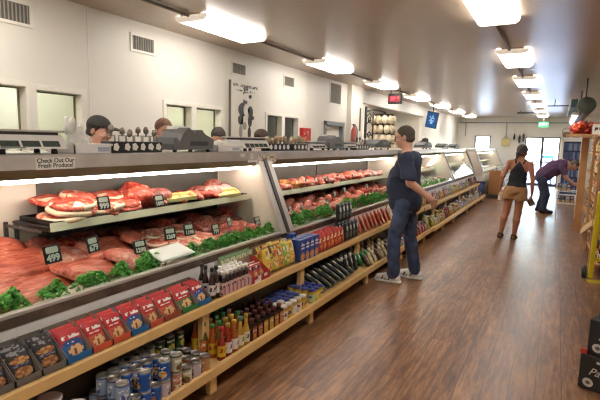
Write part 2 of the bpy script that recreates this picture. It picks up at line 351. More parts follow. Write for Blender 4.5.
scn.cycles.sample_clamp_indirect = 6; scn.cycles.use_denoising = True; scn.cycles.caustics_reflective = False; scn.cycles.caustics_refractive = False
# ---------------------------------------------------------------- vents, wall things
def vent(y0, y1, z0, z1, label, grp):
    t = thing('wall_vent', label, 'vent', (XW, (y0+y1)/2, z0), group=grp)
    hy = (y1-y0)/2; h = z1-z0
    MB().box((0, -hy-.025, -.025), (.012, -hy, h+.025)).box((0, hy, -.025), (.012, hy+.025, h+.025)).box((0, -hy, h), (.012, hy, h+.025)).box((0, -hy, -.025), (.012, hy, 0)).build('frame', M_trimw, t)
    MB().box((.0005, -hy, 0), (.003, hy, h)).build('back_panel', mat('vent_dark', (96, 92, 86), .7), t)
    q = MB(); n = max(6, int((y1-y0)/.03))
    for k in range(n):
        y = -hy+(k+.5)*2*hy/n; q.box((.003, y-.004, 0), (.010, y+.004, h))
    q.build('grille', mat('vent_fin', (158, 152, 142), .5), t)
vent(2.08, 2.39, 2.51, 2.66, 'wide grey wall vent nearest the camera, high on the cream wall', 'vents on the cream wall')
vent(3.46, 3.75, 2.51, 2.65, 'grey wall vent between the two nearest service windows and ceiling', 'vents on the cream wall')
vent(5.15, 5.45, 2.50, 2.635, 'small grey wall vent directly above the black and white poster', 'vents on the cream wall')
vent(6.52, 6.83, 2.49, 2.635, 'small grey wall vent above the dark paired service windows', 'vents on the cream wall')
vent(8.25, 8.75, 2.36, 2.74, 'tall grey wall vent above the grey framed door', 'vents on the cream wall')

# ---------------------------------------------------------------- refrigerated cases
M_liner = mat('case_liner', (232, 219, 206), .5, var=.02); M_liner2 = mat('case_back_doors', (92, 88, 84), .35, var=.15, scale=4)
M_bump = mat('dark_bumper', (62, 50, 46), .3, scale=9, col2=(112, 94, 80)); M_cream = mat('price_rail', (232, 222, 196), .4, var=.03)  # tan patches in the bumper colour imitate reflections of the goods
M_taupe = mat('taupe_canopy', (168, 152, 138), .45, var=.04)
def case(y0, y1, xb, zb, xt, label, end0=False, end1=True, dark_from=None, deck=True, tier=(-2.57, 1.075), dk=None):
    t = thing('meat_case', label, 'display case', (xb, y0, 0), group='refrigerated display cases'); L = y1-y0; D = -3.02-xb   # local x=0 at the glass foot
    X = lambda x: x-xb
    MB().box((D, 0, .02), (-.012, L, .64)).build('base_cabinet', M_white, t)
    MB().box((-.012, 0, .30), (0, L, zb-.07), b=.003).build('front_panel', M_white, t)
    MB().box((-.012, 0, zb-.072), (.008, L, zb-.018), b=.004).build('bumper_rail', M_bump, t)
    MB().box((-.03, 0, zb-.02), (.010, L, zb-.0), b=.003).build('glass_rail', M_alu, t)
    MB().prism([(D, 0, .64), (-.03, 0, .64), (-.03, 0, zb-.06), (D, 0, zb+.10)], (0, L, 0)).build('deck_pan', M_liner, t)
    MB().box((D, 0, zb-.06), (D+.03, L, 1.42)).build('back_wall', M_liner, t)
    if dk: 
        q = MB()
        for a, b_ in dk: q.box((D+.03, a-y0, .9), (D+.04, b_-y0, 1.36))
        q.build('sliding_doors', M_liner2, t)
    gx, ht = X(xt), 1.415
    MB().prism([(0, 0, zb), (-.008, 0, zb), (gx-.008, 0, ht), (gx, 0, ht)], (0, L, 0)).build('front_glass', M_cglass, t)
    MB().box((D-.02, 0, 1.42), (gx+.02, L, 1.435)).build('canopy_soffit', M_taupe, t)
    MB().box((D-.04, -.0, 1.435), (gx+.035, L, 1.492), b=.004).box((gx+.02, 0, 1.412), (gx+.037, L, 1.44)).build('canopy_top', M_steel, t)
    MB().prism([(gx-.012, .035, 1.42), (gx-.05, .035, 1.352), (gx-.21, .035, 1.352), (gx-.21, .035, 1.42)], (0, L-.07, 0)).build('lamp_valance', M_taupe, t)
    MB().tube([(gx-.085, .05, 1.338), (gx-.085, L-.05, 1.338)], .011).build('lamp_tube', M_tube, t)
    MB().tube([(gx-.15, .05, 1.338), (gx-.15, L-.05, 1.338)], .011).build('lamp_tube', M_tube, t)
    for s, yy in ((end0, 0), (end1, L)):
        if s:
            yw = yy if yy == 0 else L-.03
            MB().prism([(D+.03, yw, zb-.06), (-.03, yw, zb-.06), (-.015, yw, zb), (gx-.012, yw, 1.41), (D+.03, yw, 1.41)], (0, .03, 0)).build('end_wall', M_liner, t)
            dx, dz = gx, ht-zb; n = math.hypot(dx, dz); nx, nz = dz/n*.028, -dx/n*.028
            q = MB(); w_ = .115
            for o_, ww, tt, mi in ((0, w_, 1., 0), (.0, .025, 1.35, 1)):
                yc = L if yy else 0
                q.prism([(0, yc-ww, zb-.03), (gx, yc-ww, ht+.01), (gx+nx*tt, yc-ww, ht+.01+nz*tt), (nx*tt, yc-ww, zb-.03+nz*tt)], (0, 2*ww, 0), mi)
            q.build('glass_post', [M_alu, M_dsteel], t)
    if tier:
        tx, tz = X(tier[0]), tier[1]; ya = (.05 if not dark_from else dark_from-y0)
        MB().box((D+.04, ya, tz-.035), (tx-.01, L-.06, tz-.02), b=.003).build('display_shelf', M_dsteel, t)
        MB().prism([(tx-.015, ya, tz-.045), (tx, ya, tz-.045), (tx-.012, ya, tz+.005), (tx-.02, ya, tz+.005)], (0, L-.06-ya, 0)).build('price_rail', M_cream, t)
        q = MB()
        for yy in ((ya+.02) if dark_from else .1, L/2, L-.1): q.box((D+.04, yy-.01, .8), (D+.06, yy+.01, tz-.02))
        for yy in ((ya+.02) if dark_from else .1, L/2, L-.1): q.box((D+.04, yy-.008, tz-.05), (tx-.02, yy+.008, tz-.035))
        q.build('shelf_bracket', M_dark, t)
    return t
case(-.55, 3.72, -2.2, .755, -2.49, 'long glass fronted meat case nearest the camera with steaks and parsley', dark_from=1.63, dk=[(1.80, 2.75), (2.75, 3.66)])
case(3.725, 8.0, -2.2, .74, -2.49, 'second glass fronted meat case, full of red cuts, between divider posts', dk=[(3.78, 5.85), (5.87, 7.9)], tier=(-2.57, 1.05))
case(8.005, 11.3, -2.1, .79, -2.40, 'third glass fronted case, past the man in the navy shirt', tier=(-2.5, 1.05))
case(11.305, 14.4, -2.1, .79, -2.40, 'fourth glass fronted case, with packed goods, at the end of the run', tier=(-2.5, 1.05))
t = thing('case_end_panel', 'cream end panel closing the run of meat cases', 'panel', (-2.1, 14.45, 0))
MB().prism([(-.95, 0, 0), (.05, 0, 0), (.05, 0, .78), (-.24, 0, 1.5), (-.95, 0, 1.5)], (0, .05, 0)).build('panel', M_liner, t)
MB().box((-.9, -.006, .02), (.0, 0, .12)).build('kick_plate', M_dsteel, t)

# ---------------------------------------------------------------- pine product shelves under the cases
def pine_shelf(y0, y1, xl, xu, posts, label, xback=-2.185, pdy=.13):
    t = thing('product_shelf', label, 'shelf', (xl, y0, 0), group='pine shelves along the cases'); L = y1-y0; dx = xu-xl; B = xback-xl
    MB().box((B, 0, .135), (-.03, L, .165)).build('lower_board', M_pine, t)
    MB().box((-.032, 0, .12), (0, L, .185), b=.004).build('lower_edging', M_pine, t)
    MB().box((B, 0, .475), (dx-.03, L, .495)).build('upper_board', M_pine, t)
    MB().box((dx-.032, 0, .455), (dx, L, .515), b=.004).build('upper_edging', M_pine, t)
    for y in posts:
        MB().box((dx-.075, y+pdy-y0-.035, .165), (dx-.033, y+pdy-y0+.035, .475), b=.003).build('post', M_pine, t)
        MB().box((-.07, y-y0-.032, 0), (-.03, y-y0+.032, .135), b=.003).build('foot', M_pine, t)
        MB().box((B+.02, y-y0-.012, 0), (-.07, y-y0+.012, .135)).build('foot_panel', mat('grey_foot_panel', (150, 142, 132), .5), t)
    MB().box((B-.0, 0, .165), (B+.012, L, .475)).build('back_panel', mat('shelf_back_grey', (104, 98, 92), .6), t)
    return t
pine_shelf(-.5, 7.9, -1.75, -1.92, (.82, 2.15, 3.49, 4.86, 6.2, 7.45), 'two tier pine product shelf under the two nearest meat cases')
pine_shelf(7.905, 14.3, -1.72, -1.9, (8.73, 9.79, 11.4, 12.9, 14.2), 'two tier pine product shelf beyond the man in navy', -2.085, 0)
# ---------------------------------------------------------------- people: one continuous skin each, grown from a distance field
def V3(*a): return np.array(a, float)
def s_ell(P, c, r, R=None):
    q = P-np.array(c, float)
    if R is not None: q = q @ R
    r = np.array(r, float); k0 = np.linalg.norm(q/r, axis=-1); k1 = np.linalg.norm(q/(r*r), axis=-1)
    return np.where(k1 > 1e-9, k0*(k0-1)/np.maximum(k1, 1e-9), -r.min())
def s_cone(P, a, b, r1, r2, fl=1.):
    a = np.array(a, float); b = np.array(b, float)
    q = P-a; d = b-a
    if fl != 1.: q = q*np.array([1, 1/fl, 1]); d = d*np.array([1, 1/fl, 1])
    t = np.clip((q @ d)/max(d @ d, 1e-9), 0, 1)
    return (np.linalg.norm(q-t[..., None]*d, axis=-1)-(r1+(r2-r1)*t))*min(1., fl)
def field_mesh(prims, cuts, h, name, noise=None):
    """prims: (fn, lo, hi, k) smooth-joined; cuts: fns kept where <0. Surface nets."""
    lo = np.min([p[1] for p in prims], 0)-3*h; hi = np.max([p[2] for p in prims], 0)+3*h
    n = np.ceil((hi-lo)/h).astype(int)+1
    ax = [lo[i]+h*np.arange(n[i]) for i in range(3)]
    F = np.full(n, 1.0)
    for fn, l, u, k in prims:
        m = 3*k+4*h; i0 = np.maximum(np.floor((np.array(l)-m-lo)/h).astype(int), 0); i1 = np.minimum(np.ceil((np.array(u)+m-lo)/h).astype(int)+1, n)
        s = tuple(slice(a, b) for a, b in zip(i0, i1))
        P = np.stack(np.meshgrid(*[ax[i][s[i]] for i in range(3)], indexing='ij'), -1)
        d = fn(P); f = F[s]
        g = np.maximum(k-np.abs(f-d), 0)/k if k > 0 else 0
        F[s] = np.minimum(f, d)-(g*g*k*.25 if k > 0 else 0)
    if cuts or noise:
        P = np.stack(np.meshgrid(*ax, indexing='ij'), -1)
        if noise: F = F+noise(P)
        for c in cuts: F = np.maximum(F, c(P))
    S = F < 0
    c = [F[i:n[0]-1+i, j:n[1]-1+j, k:n[2]-1+k] for i in (0, 1) for j in (0, 1) for k in (0, 1)]
    cnt = sum((x < 0).astype(int) for x in c); act = (cnt > 0) & (cnt < 8)
    idx = np.full(act.shape, -1); A = np.argwhere(act); idx[act] = np.arange(len(A))
    cor = [(i, j, k) for i in (0, 1) for j in (0, 1) for k in (0, 1)]
    vals = np.stack([x[act] for x in c], -1); acc = np.zeros((len(A), 3)); w = np.zeros(len(A))
    for a in range(8):
        for b in range(a+1, 8):
            if sum(abs(np.array(cor[a])-np.array(cor[b]))) != 1: continue
            va, vb = vals[:, a], vals[:, b]; x = (va < 0) != (vb < 0); t = np.where(x, va/np.where(x, va-vb, 1), 0)
            acc += x[:, None]*(np.array(cor[a])+t[:, None]*(np.array(cor[b])-np.array(cor[a]))); w += x
    Vx = lo+h*(A+acc/w[:, None]); faces = []
    for d in range(3):
        e1, e2 = [(1, 2), (2, 0), (0, 1)][d]
        sl = [slice(None)]*3; sl2 = [slice(None)]*3; sl[d] = slice(0, -1); sl2[d] = slice(1, None)
        s0, s1 = S[tuple(sl)], S[tuple(sl2)]; E_ = np.argwhere(s0 != s1)
        E_ = E_[(E_[:, e1] > 0) & (E_[:, e2] > 0) & (E_[:, e1] < n[e1]-1) & (E_[:, e2] < n[e2]-1)]
        q = []
        for o1, o2 in ((-1, -1), (0, -1), (0, 0), (-1, 0)):
            z = E_.copy(); z[:, e1] += o1; z[:, e2] += o2; q.append(idx[z[:, 0], z[:, 1], z[:, 2]])
        q = np.stack(q, -1); ins = s0[E_[:, 0], E_[:, 1], E_[:, 2]]
        q[~ins] = q[~ins][:, ::-1]; faces.append(q)
    Fc = np.concatenate(faces); Fc = Fc[(Fc >= 0).all(1)]
    me = bpy.data.meshes.new(name); me.from_pydata(Vx.tolist(), [], Fc.tolist())
    me.polygons.foreach_set('use_smooth', [True]*len(me.polygons)); me.update(); return me
class Body:
    def __init__(s): s.p = []
    def cone(s, a, b, r1, r2, k=.02, fl=1.):
        m = max(r1, r2); a = np.array(a, float); b = np.array(b, float)
        s.p.append((lambda P: s_cone(P, a, b, r1, r2, fl), np.minimum(a, b)-m, np.maximum(a, b)+m, k)); return s
    def chain(s, pts, rs, k=.02, fl=1.):
        for i in range(len(pts)-1): s.cone(pts[i], pts[i+1], rs[i], rs[i+1], k, fl)
        return s
    def ell(s, c, r, R=None, k=.02):
        m = max(r); s.p.append((lambda P: s_ell(P, c, r, R), np.array(c)-m, np.array(c)+m, k)); return s
    def mesh(s, name, h, cuts=(), noise=None): return field_mesh(s.p, cuts, h, name, noise)
def rotm(euler): return np.array(Euler(euler).to_matrix())
def hand(B, wrist, d, palm_n, thumb, curl=.5, sc=1.):
    """palm from the wrist along d, palm facing palm_n, thumb leaving the side given by thumb"""
    d = np.array(d, float); d /= np.linalg.norm(d); n = np.array(palm_n, float); n -= d*(n @ d); n /= np.linalg.norm(n)
    t = np.cross(d, n); t = t*np.sign(t @ np.array(thumb, float)+1e-9); w = np.array(wrist, float)
    for o in (-.026, -.009, .009, .026): B.cone(w+d*.012*sc+t*o*.6*sc, w+d*.085*sc+t*o*sc, .015*sc, .0125*sc, .014)
    for o, L in ((.028, .068), (.0095, .078), (-.0095, .072), (-.028, .056)):
        p = w+d*.088*sc+t*o*sc; a = curl*.55; q = [p]
        for j, f in enumerate((.45, .32, .25)):
            v = d*math.cos(a)+n*math.sin(a)+t*o*1.2; p = p+v*L*f*sc; q.append(p); a += curl*.75
        B.chain(q, [.0092*sc, .0088*sc, .0082*sc, .0072*sc], .004)
    p0 = w+d*.025*sc+t*.028*sc; p1 = p0+(d*.6+t*.7+n*.35)*.042*sc; p2 = p1+(d*.85+t*.15+n*.5)*.034*sc; p3 = p2+(d*.8-t*.1+n*.55)*.026*sc
    B.chain([p0, p1, p2, p3], [.014*sc, .0115*sc, .0098*sc, .008*sc], .008)
def head(B, c, R, sc=1.):
    """c = middle of the head; R maps head axes (front = -Y) to the body's"""
    f = lambda x, y, z: np.array(c)+R @ (np.array([x, y, z])*sc)
    B.ell(f(0, .012, .03), [.074*sc, .095*sc, .088*sc], R); B.ell(f(0, -.022, -.035), [.060*sc, .072*sc, .082*sc], R, .03)
    B.ell(f(0, -.055, -.088), [.030*sc, .026*sc, .022*sc], R, .03)
    B.cone(f(0, -.083, .012), f(0, -.108, -.026), .010*sc, .0145*sc, .012); B.ell(f(0, -.098, -.032), [.019*sc, .012*sc, .010*sc], R, .008)
    for s in (-1, 1):
        B.ell(f(s*.076, .012, -.008), [.010*sc, .021*sc, .033*sc], R, .006); B.ell(f(s*.04, -.07, -.03), [.022*sc, .02*sc, .018*sc], R, .02)
        B.cone(f(s*.045, -.078, .026), f(s*.015, -.09, .026), .009*sc, .010*sc, .012)
    B.ell(f(0, -.089, -.058), [.024*sc, .010*sc, .007*sc], R, .004); B.ell(f(0, -.086, -.070), [.020*sc, .010*sc, .007*sc], R, .004)
    return f
def face_bits(parent, f, R, hair_rgb, sc=1., glasses=False):
    ey = MB(); e2 = MB(); e3 = MB()
    for s in (-1, 1):
        ey.ball(tuple(f(s*.032, -.078, .004)), .0115*sc, 0, 8); e2.ball(tuple(f(s*.032, -.087, .004)), .0055*sc, 0, 6)
        e3.tube([tuple(f(s*.014, -.095, .026)), tuple(f(s*.034, -.094, .032)), tuple(f(s*.052, -.082, .026))], .004*sc, 5)
    ey.build('eye', mat('eye_white', (225, 220, 212), .3), parent); e2.build('iris', mat('iris_brown', (50, 36, 28), .2), parent); e3.build('eyebrow', mat('brow_%d' % hair_rgb[0], hair_rgb, .8), parent)
    MB().tube([tuple(f(-.022, -.096, -.064)), tuple(f(0, -.1, -.063)), tuple(f(.022, -.096, -.064))], .0025*sc, 5).build('mouth', mat('lip_line', (140, 78, 68), .5), parent)
    if glasses:
        g = MB()
        for s in (-1, 1):
            g.tube([tuple(f(s*.034+.024*math.cos(a), -.103+.012*abs(math.cos(a)), .002+.018*math.sin(a))) for a in np.linspace(0, 2*PI, 13)[:-1]], .0022*sc, 5, closed=True)
            g.tube([tuple(f(s*.057, -.093, .006)), tuple(f(s*.08, -.03, .008)), tuple(f(s*.082, .02, .006))], .0024*sc, 5)
        g.tube([tuple(f(-.010, -.104, .004)), tuple(f(.010, -.104, .004))], .0022*sc, 5); g.build('glasses', mat('glasses_frame', (32, 30, 30), .3), parent)
def hair_part(parent, c, R, col, h=.008, sc=1., back=0., line=.052, name='hair', extra=None, brim=False):
    B = Body(); f = lambda x, y, z: np.array(c)+R @ (np.array([x, y, z])*sc)
    B.ell(f(0, .018, .034), [.083*sc, .101*sc, .093*sc], R)
    if back: B.ell(f(0, .05, -.035), [.072*sc, .062*sc, back*sc], R, .03)
    if extra: extra(B, f)
    nrm = R @ np.array([0, -.80, -.60]); p0 = f(0, -.055, line)
    cut = lambda P: (P-p0) @ nrm
    n2 = R @ np.array([0, 0, -1.]); p1 = f(0, 0, -.06-back)
    nz = (lambda P: .003*np.sin(P[..., 0]*140)*np.sin(P[..., 1]*120+P[..., 2]*60)) if not brim else None
    if brim: B.cone(f(-.045, -.10, .048), f(.045, -.10, .048), .02*sc, .02*sc, .02)
    me = B.mesh(name, h, [] if brim else [cut], nz) if not brim else B.mesh(name, h, [lambda P: np.minimum((P-p0) @ nrm, (P-f(0, 0, .038)) @ n2*1.)])
    me.materials.append(mat('hair_%d_%d_%d' % col, col, .75, var=.25, scale=60, bump=.3, bscale=160)); return link(name, me, parent)
SKIN = mat('skin', (202, 152, 130), .5, var=.05, scale=12); SKIN2 = mat('skin_tan', (176, 118, 88), .5, var=.05, scale=12)
def cloth(name, col, rough=.85, **k): return mat(name, col, rough, var=k.get('var', .1), scale=k.get('scale', 25), bump=.3, bscale=k.get('bscale', 45))
def folds(a, f=38): return lambda P: a*np.sin(P[..., 2]*f+P[..., 0]*17+2*np.sin(P[..., 1]*13))*np.sin(P[..., 0]*21+P[..., 1]*25+P[..., 2]*9)

def man_navy():
    t = thing('person', 'man in navy t-shirt, blue jeans and white sneakers looking into the meat case', 'person', (-1.49, 5.22, 0), (0, 0, -PI/2))
    B = Body(); S = 1.0
    R = rotm((.16, 0, .12)); hc = (0.0, -.05, 1.672)
    f = head(B, hc, R, 1.04)
    B.cone((0, .0, 1.47), (0, -.02, 1.60), .062, .058, .03)
    B.ell((0, .02, 1.36), [.175, .115, .16], k=.04); B.ell((0, -.02, 1.12), [.155, .150, .20], k=.06); B.ell((0, .02, .94), [.165, .125, .14], k=.05)
    hip = {}; hands = {}
    for s in (-1, 1):
        sh = (s*.19, .03, 1.435); el = (s*.245, .115 if s > 0 else .0, 1.175); wr = (s*.16, .335 if s > 0 else -.22, 1.00 if s > 0 else 1.08)
        B.cone((s*.07, .02, 1.46), sh, .06, .06, .04); B.chain([sh, el, wr], [.056, .046, .031], .02)
        hand(B, wr, (-s*.45, .25, -.72) if s > 0 else (.3, -.8, -.3), (-s*.5, -.6, .1) if s > 0 else (.3, 0, -1), (-s*.2, -.3, .9), .9, 1.02)
    legs = {1: ((.095, .01, .90), (.125, -.075, .49), (.15, -.06, .09)), -1: ((-.095, .01, .90), (-.115, .05, .49), (-.15, .11, .09))}
    for s, (a, k_, b) in legs.items():
        B.chain([a, k_, b], [.088, .058, .042], .03); B.chain([b, (b[0], b[1]-.12, .04)], [.038, .03], .03)
    me = B.mesh('skin_body', .0075); me.materials.append(SKIN); link('body', me, t)
    face_bits(t, f, R, (70, 58, 50), 1.04, True)
    hair_part(t, hc, R, (74, 66, 58), .007, 1.04, back=.035, line=.06)
    # shirt
    C = Body()
    C.ell((0, .022, 1.365), [.198, .136, .165], k=.04); C.ell((0, -.03, 1.13), [.195, .195, .26], k=.06); C.ell((0, .0, .94), [.200, .190, .17], k=.05)
    C.cone((0, .01, 1.43), (0, 0, 1.5), .085, .074, .03)
    for s in (-1, 1):
        C.cone((s*.07, .02, 1.458), (s*.19, .03, 1.438), .068, .076, .04); C.cone((s*.19, .03, 1.438), (s*.248, .10 if s > 0 else .01, 1.215), .078, .088, .03)
    cuts = [lambda P: (.825-P[..., 2])+.02*np.sin(P[..., 0]*14), lambda P: (P[..., 2]-1.497-.35*(P[..., 1])), lambda P: np.where(np.abs(P[..., 0]) > .165, ((P-V3(.247, .098, 1.215))*V3(0, -.1, -1)).sum(-1)-.01, -1)]
    me = C.mesh('shirt', .0085, cuts, folds(.006)); me.materials.append(cloth('navy_cotton', (40, 48, 70))); link('t_shirt', me, t)
    q = MB()
    for k in range(7): q.box((-.125+.012*(k % 2), .166, 1.42-k*.035), (-.10, .171, 1.442-k*.035))
    # jeans
    J = Body(); J.ell((0, .0, .93), [.172, .140, .13], k=.04)
    for s, (a, k_, b) in legs.items(): J.chain([a, k_, (b[0], b[1]+.01, .075)], [.104, .074, .068], .02)
    me = J.mesh('jeans', .009, [lambda P: .055-P[..., 2]], folds(.009, 34)); me.materials.append(cloth('blue_denim', (58, 70, 98), var=.45, scale=7)); link('jeans', me, t)
    for s, (a, k_, b) in legs.items():
        H = Body(); x, y = b[0], b[1]
        H.chain([(x, y+.055, .05), (x, y-.06, .052), (x+s*.01, y-.16, .042)], [.043, .05, .044], .03); H.ell((x, y, .085), [.045, .06, .05], k=.03)
        me = H.mesh('shoe', .008, [lambda P: .022-P[..., 2], lambda P: P[..., 2]-.115]); me.materials.append(mat('white_leather', (218, 214, 208), .45)); sh = link('shoe', me, t)
        S_ = Body(); S_.chain([(x, y+.06, .02), (x, y-.06, .02), (x+s*.01, y-.165, .02)], [.048, .056, .05], .03)
        me = S_.mesh('sole', .008, [lambda P: .0-P[..., 2], lambda P: P[..., 2]-.028]); me.materials.append(mat('white_rubber', (228, 226, 222), .6)); link('sole', me, sh)
        for k in range(3):
            y2 = y-.035-k*.04
            for sg in (-1, 1): MB().tube([(x+sg*.052, y2, .035), (x+sg*.043, y2+.018, .075)], .0085, 5).build('stripe', M_black, sh)
    return t
man_navy()

def woman():
    t = thing('person', 'woman in black racerback tank top and tan shorts walking down the aisle', 'person', (-.63, 8.72, 0), (0, -.075, PI-.08))
    B = Body(); R = rotm((.05, 0, -.35)); hc = (0.0, -.03, 1.515)
    f = head(B, hc, R, .98)
    B.cone((0, .0, 1.33), (0, -.01, 1.45), .05, .047, .03)
    B.ell((0, .01, 1.24), [.150, .095, .14], k=.04); B.ell((0, -.0, 1.06), [.125, .092, .15], k=.05); B.ell((0, .02, .88), [.158, .122, .13], k=.05)
    for s in (-1, 1):
        sh = (s*.165, .01, 1.31); el = (s*.235, .05, 1.07); wr = (s*.255, .0, .84)
        B.cone((s*.06, .01, 1.345), sh, .048, .046, .04); B.chain([sh, el, wr], [.047, .037, .026], .02)
        hand(B, wr, (s*.05, -.1, -1), (-s, 0, 0), (0, -1, 0), .75, .92)
    legs = {1: ((.085, .01, .84), (.10, -.015, .46), (.125, .04, .09)), -1: ((-.085, .01, .84), (-.085, -.03, .46), (-.085, -.01, .08))}
    for s, (a, k_, b) in legs.items():
        m = tuple(.5*np.array(k_)+.5*np.array(b)+V3(0, .02, .06))
        B.chain([a, k_, m, b], [.088, .056, .054, .034], .03); B.chain([(b[0], b[1]+.03, .045), (b[0]+s*.01, b[1]-.13, .028)], [.032, .03], .03)
    me = B.mesh('skin_body', .0075); me.materials.append(SKIN2); link('body', me, t)
    face_bits(t, f, R, (58, 48, 44))
    def pony(B_, f_): B_.chain([f_(0, .09, .0), f_(0, .125, -.04), f_(.02, .11, -.12)], [.035, .034, .016], .02)
    hair_part(t, hc, R, (78, 70, 68), .007, 1.02, back=.045, line=.055, extra=pony)
    C = Body(); C.ell((0, .01, 1.235), [.160, .108, .145], k=.04); C.ell((0, -.0, 1.05), [.145, .110, .17], k=.05); C.ell((0, .015, .92), [.16, .125, .10], k=.04)
    sc_ = lambda P: np.where(P[..., 2] > 1.16, np.abs(P[..., 0])-(.128-(np.clip(P[..., 2]-1.16, 0, .22)*.62)), -1)
    me = C.mesh('tank', .008, [lambda P: .90-P[..., 2], lambda P: P[..., 2]-1.345, sc_], folds(.004)); me.materials.append(cloth('black_cotton', (34, 36, 44))); tk = link('tank_top', me, t)
    for s in (-1, 1): MB().tube([(s*.055, .085, 1.31), (s*.075, .055, 1.38), (s*.08, .0, 1.392), (s*.075, -.06, 1.36), (s*.07, -.09, 1.30)], .013, 6).build('strap', MATS['black_cotton'], tk)
    J = Body(); J.ell((0, .02, .87), [.172, .136, .12], k=.04)
    for s, (a, k_, b) in legs.items(): J.cone(a, (a[0]*1.12, a[1], .66), .108, .112, .03)
    me = J.mesh('shorts', .0085, [lambda P: .685-P[..., 2]+.008*np.sin(P[..., 0]*30), lambda P: P[..., 2]-.945], folds(.006)); me.materials.append(cloth('tan_cotton', (168, 128, 88), var=.15)); link('shorts', me, t)
    for s, (a, k_, b) in legs.items():
        x, y = b[0], b[1]
        q = Body(); q.chain([(x, y+.06, .012), (x+s*.005, y-.06, .012), (x+s*.01, y-.15, .012)], [.036, .034, .042], .03)
        me = q.mesh('sole', .007, [lambda P: -P[..., 2], lambda P: P[..., 2]-.022]); me.materials.append(mat('brown_leather', (62, 44, 36), .6)); o = link('sandal', me, t)
        MB().tube([(x-.04, y-.1, .02), (x, y-.105, .065), (x+.04, y-.1, .02)], .01, 6).tube([(x-.037, y+.0, .05), (x, y+.072, .07), (x+.037, y, .05), (x, y-.045, .085)], .011, 6, closed=True).tube([(x-.034, y+.05, .01), (x-.03, y+.05, .08), (x, y+.066, .085), (x+.03, y+.05, .08), (x+.034, y+.05, .01)], .010, 6).build('strap', MATS['brown_leather'], o)
    return t
woman()
t = thing('drink_bottle', 'small cream bottle held low in the walking woman\'s nearer-to-the-cases hand', 'bottle', (-.815, 8.755, .655), (0, .1, 0))
MB().lathe([(.001, 0), (.034, 0), (.036, .01), (.036, .12), (.02, .15), (.02, .165)], 12).build('body', mat('cream_plastic', (232, 214, 196), .4), t); MB().lathe([(.022, .163), (.022, .185), (.001, .186)], 12).build('cap', mat('peach_plastic', (226, 170, 140), .4), t)
t = thing('snack_packet', 'brown and cream packet held in the walking woman\'s aisle-side hand', 'packet', (-.325, 8.78, .66), (0, -.5, .2))
MB().box((-.05, -.03, -.07), (.05, .03, .07), b=.016).build('packet', mat('packet_brown', (112, 86, 70), .6), t); MB().box((-.04, -.034, -.071), (.052, .034, -.045), b=.006).build('seal_band', mat('packet_cream', (206, 196, 158), .6), t)

def bending_man():
    t = thing('person', 'man in purple shirt and dark jeans bending to a low shelf by the door', 'person', (-.22, 12.72, 0), (0, 0, PI/2+.05))
    B = Body(); R = rotm((1.05, 0, .25)); hc = (0.02, -.60, 1.185)
    f = head(B, hc, R, 1.02)
    B.cone((0, -.40, 1.19), (0, -.52, 1.19), .06, .056, .03)
    B.cone((0, .02, .90), (0, -.20, 1.10), .15, .155, .05); B.cone((0, -.2, 1.10), (0, -.37, 1.18), .16, .15, .05); B.ell((0, .06, .86), [.16, .14, .13], k=.05)
    for s in (-1, 1):
        sh = (s*.185, -.36, 1.17); el = (s*.22, -.44, .90); wr = (s*.16, -.64, .74)
        B.cone((s*.06, -.36, 1.19), sh, .06, .055, .04); B.chain([sh, el, wr], [.052, .043, .03], .02); hand(B, wr, (-s*.1, -.8, -.35), (-s, 0, -.2), (0, -.3, 1), .8)
    legs = {1: ((.095, .06, .84), (.12, -.03, .46), (.13, .05, .09)), -1: ((-.095, .06, .84), (-.12, -.06, .46), (-.13, -.03, .09))}
    for s, (a, k_, b) in legs.items(): B.chain([a, k_, b], [.09, .062, .042], .03); B.chain([b, (b[0], b[1]-.14, .04)], [.038, .03], .03)
    me = B.mesh('skin_body', .009); me.materials.append(SKIN); link('body', me, t); face_bits(t, f, R, (70, 60, 54))
    hair_part(t, hc, R, (92, 82, 74), .009, 1.03, back=.035, line=.06)
    C = Body(); C.cone((0, .03, .92), (0, -.20, 1.10), .178, .182, .05); C.cone((0, -.2, 1.10), (0, -.38, 1.18), .184, .155, .05)
    for s in (-1, 1): C.chain([(s*.06, -.36, 1.19), (s*.185, -.36, 1.17), (s*.215, -.42, .97)], [.075, .075, .08], .03)
    n_ = V3(0, .66, -.75)
    me = C.mesh('shirt', .009, [lambda P: (P-V3(0, .10, .83)) @ n_, lambda P: -(P[..., 1]+.455), lambda P: np.where((np.abs(P[..., 0]) > .15) & (P[..., 1] < -.3), .965-P[..., 2], -1)], folds(.006)); me.materials.append(cloth('purple_cotton', (84, 56, 84))); link('t_shirt', me, t)
    J = Body(); J.ell((0, .06, .86), [.178, .158, .14], k=.04)
    for s, (a, k_, b) in legs.items(): J.chain([a, k_, (b[0], b[1]+.01, .09)], [.112, .088, .074], .025)
    me = J.mesh('jeans', .01, [lambda P: .07-P[..., 2], lambda P: -((P-V3(0, .10, .88)) @ n_)-.06], folds(.006, 30)); me.materials.append(cloth('dark_denim', (46, 52, 72), var=.2, scale=9)); link('jeans', me, t)
    for s, (a, k_, b) in legs.items():
        H = Body(); x, y = b[0], b[1]; H.chain([(x, y+.055, .05), (x, y-.06, .05), (x+s*.01, y-.17, .042)], [.045, .05, .044], .03); H.ell((x, y, .1), [.05, .06, .06], k=.03)
        me = H.mesh('shoe', .009, [lambda P: -P[..., 2]]); me.materials.append(mat('dark_boot', (40, 36, 40), .55)); link('shoe', me, t)
bending_man()

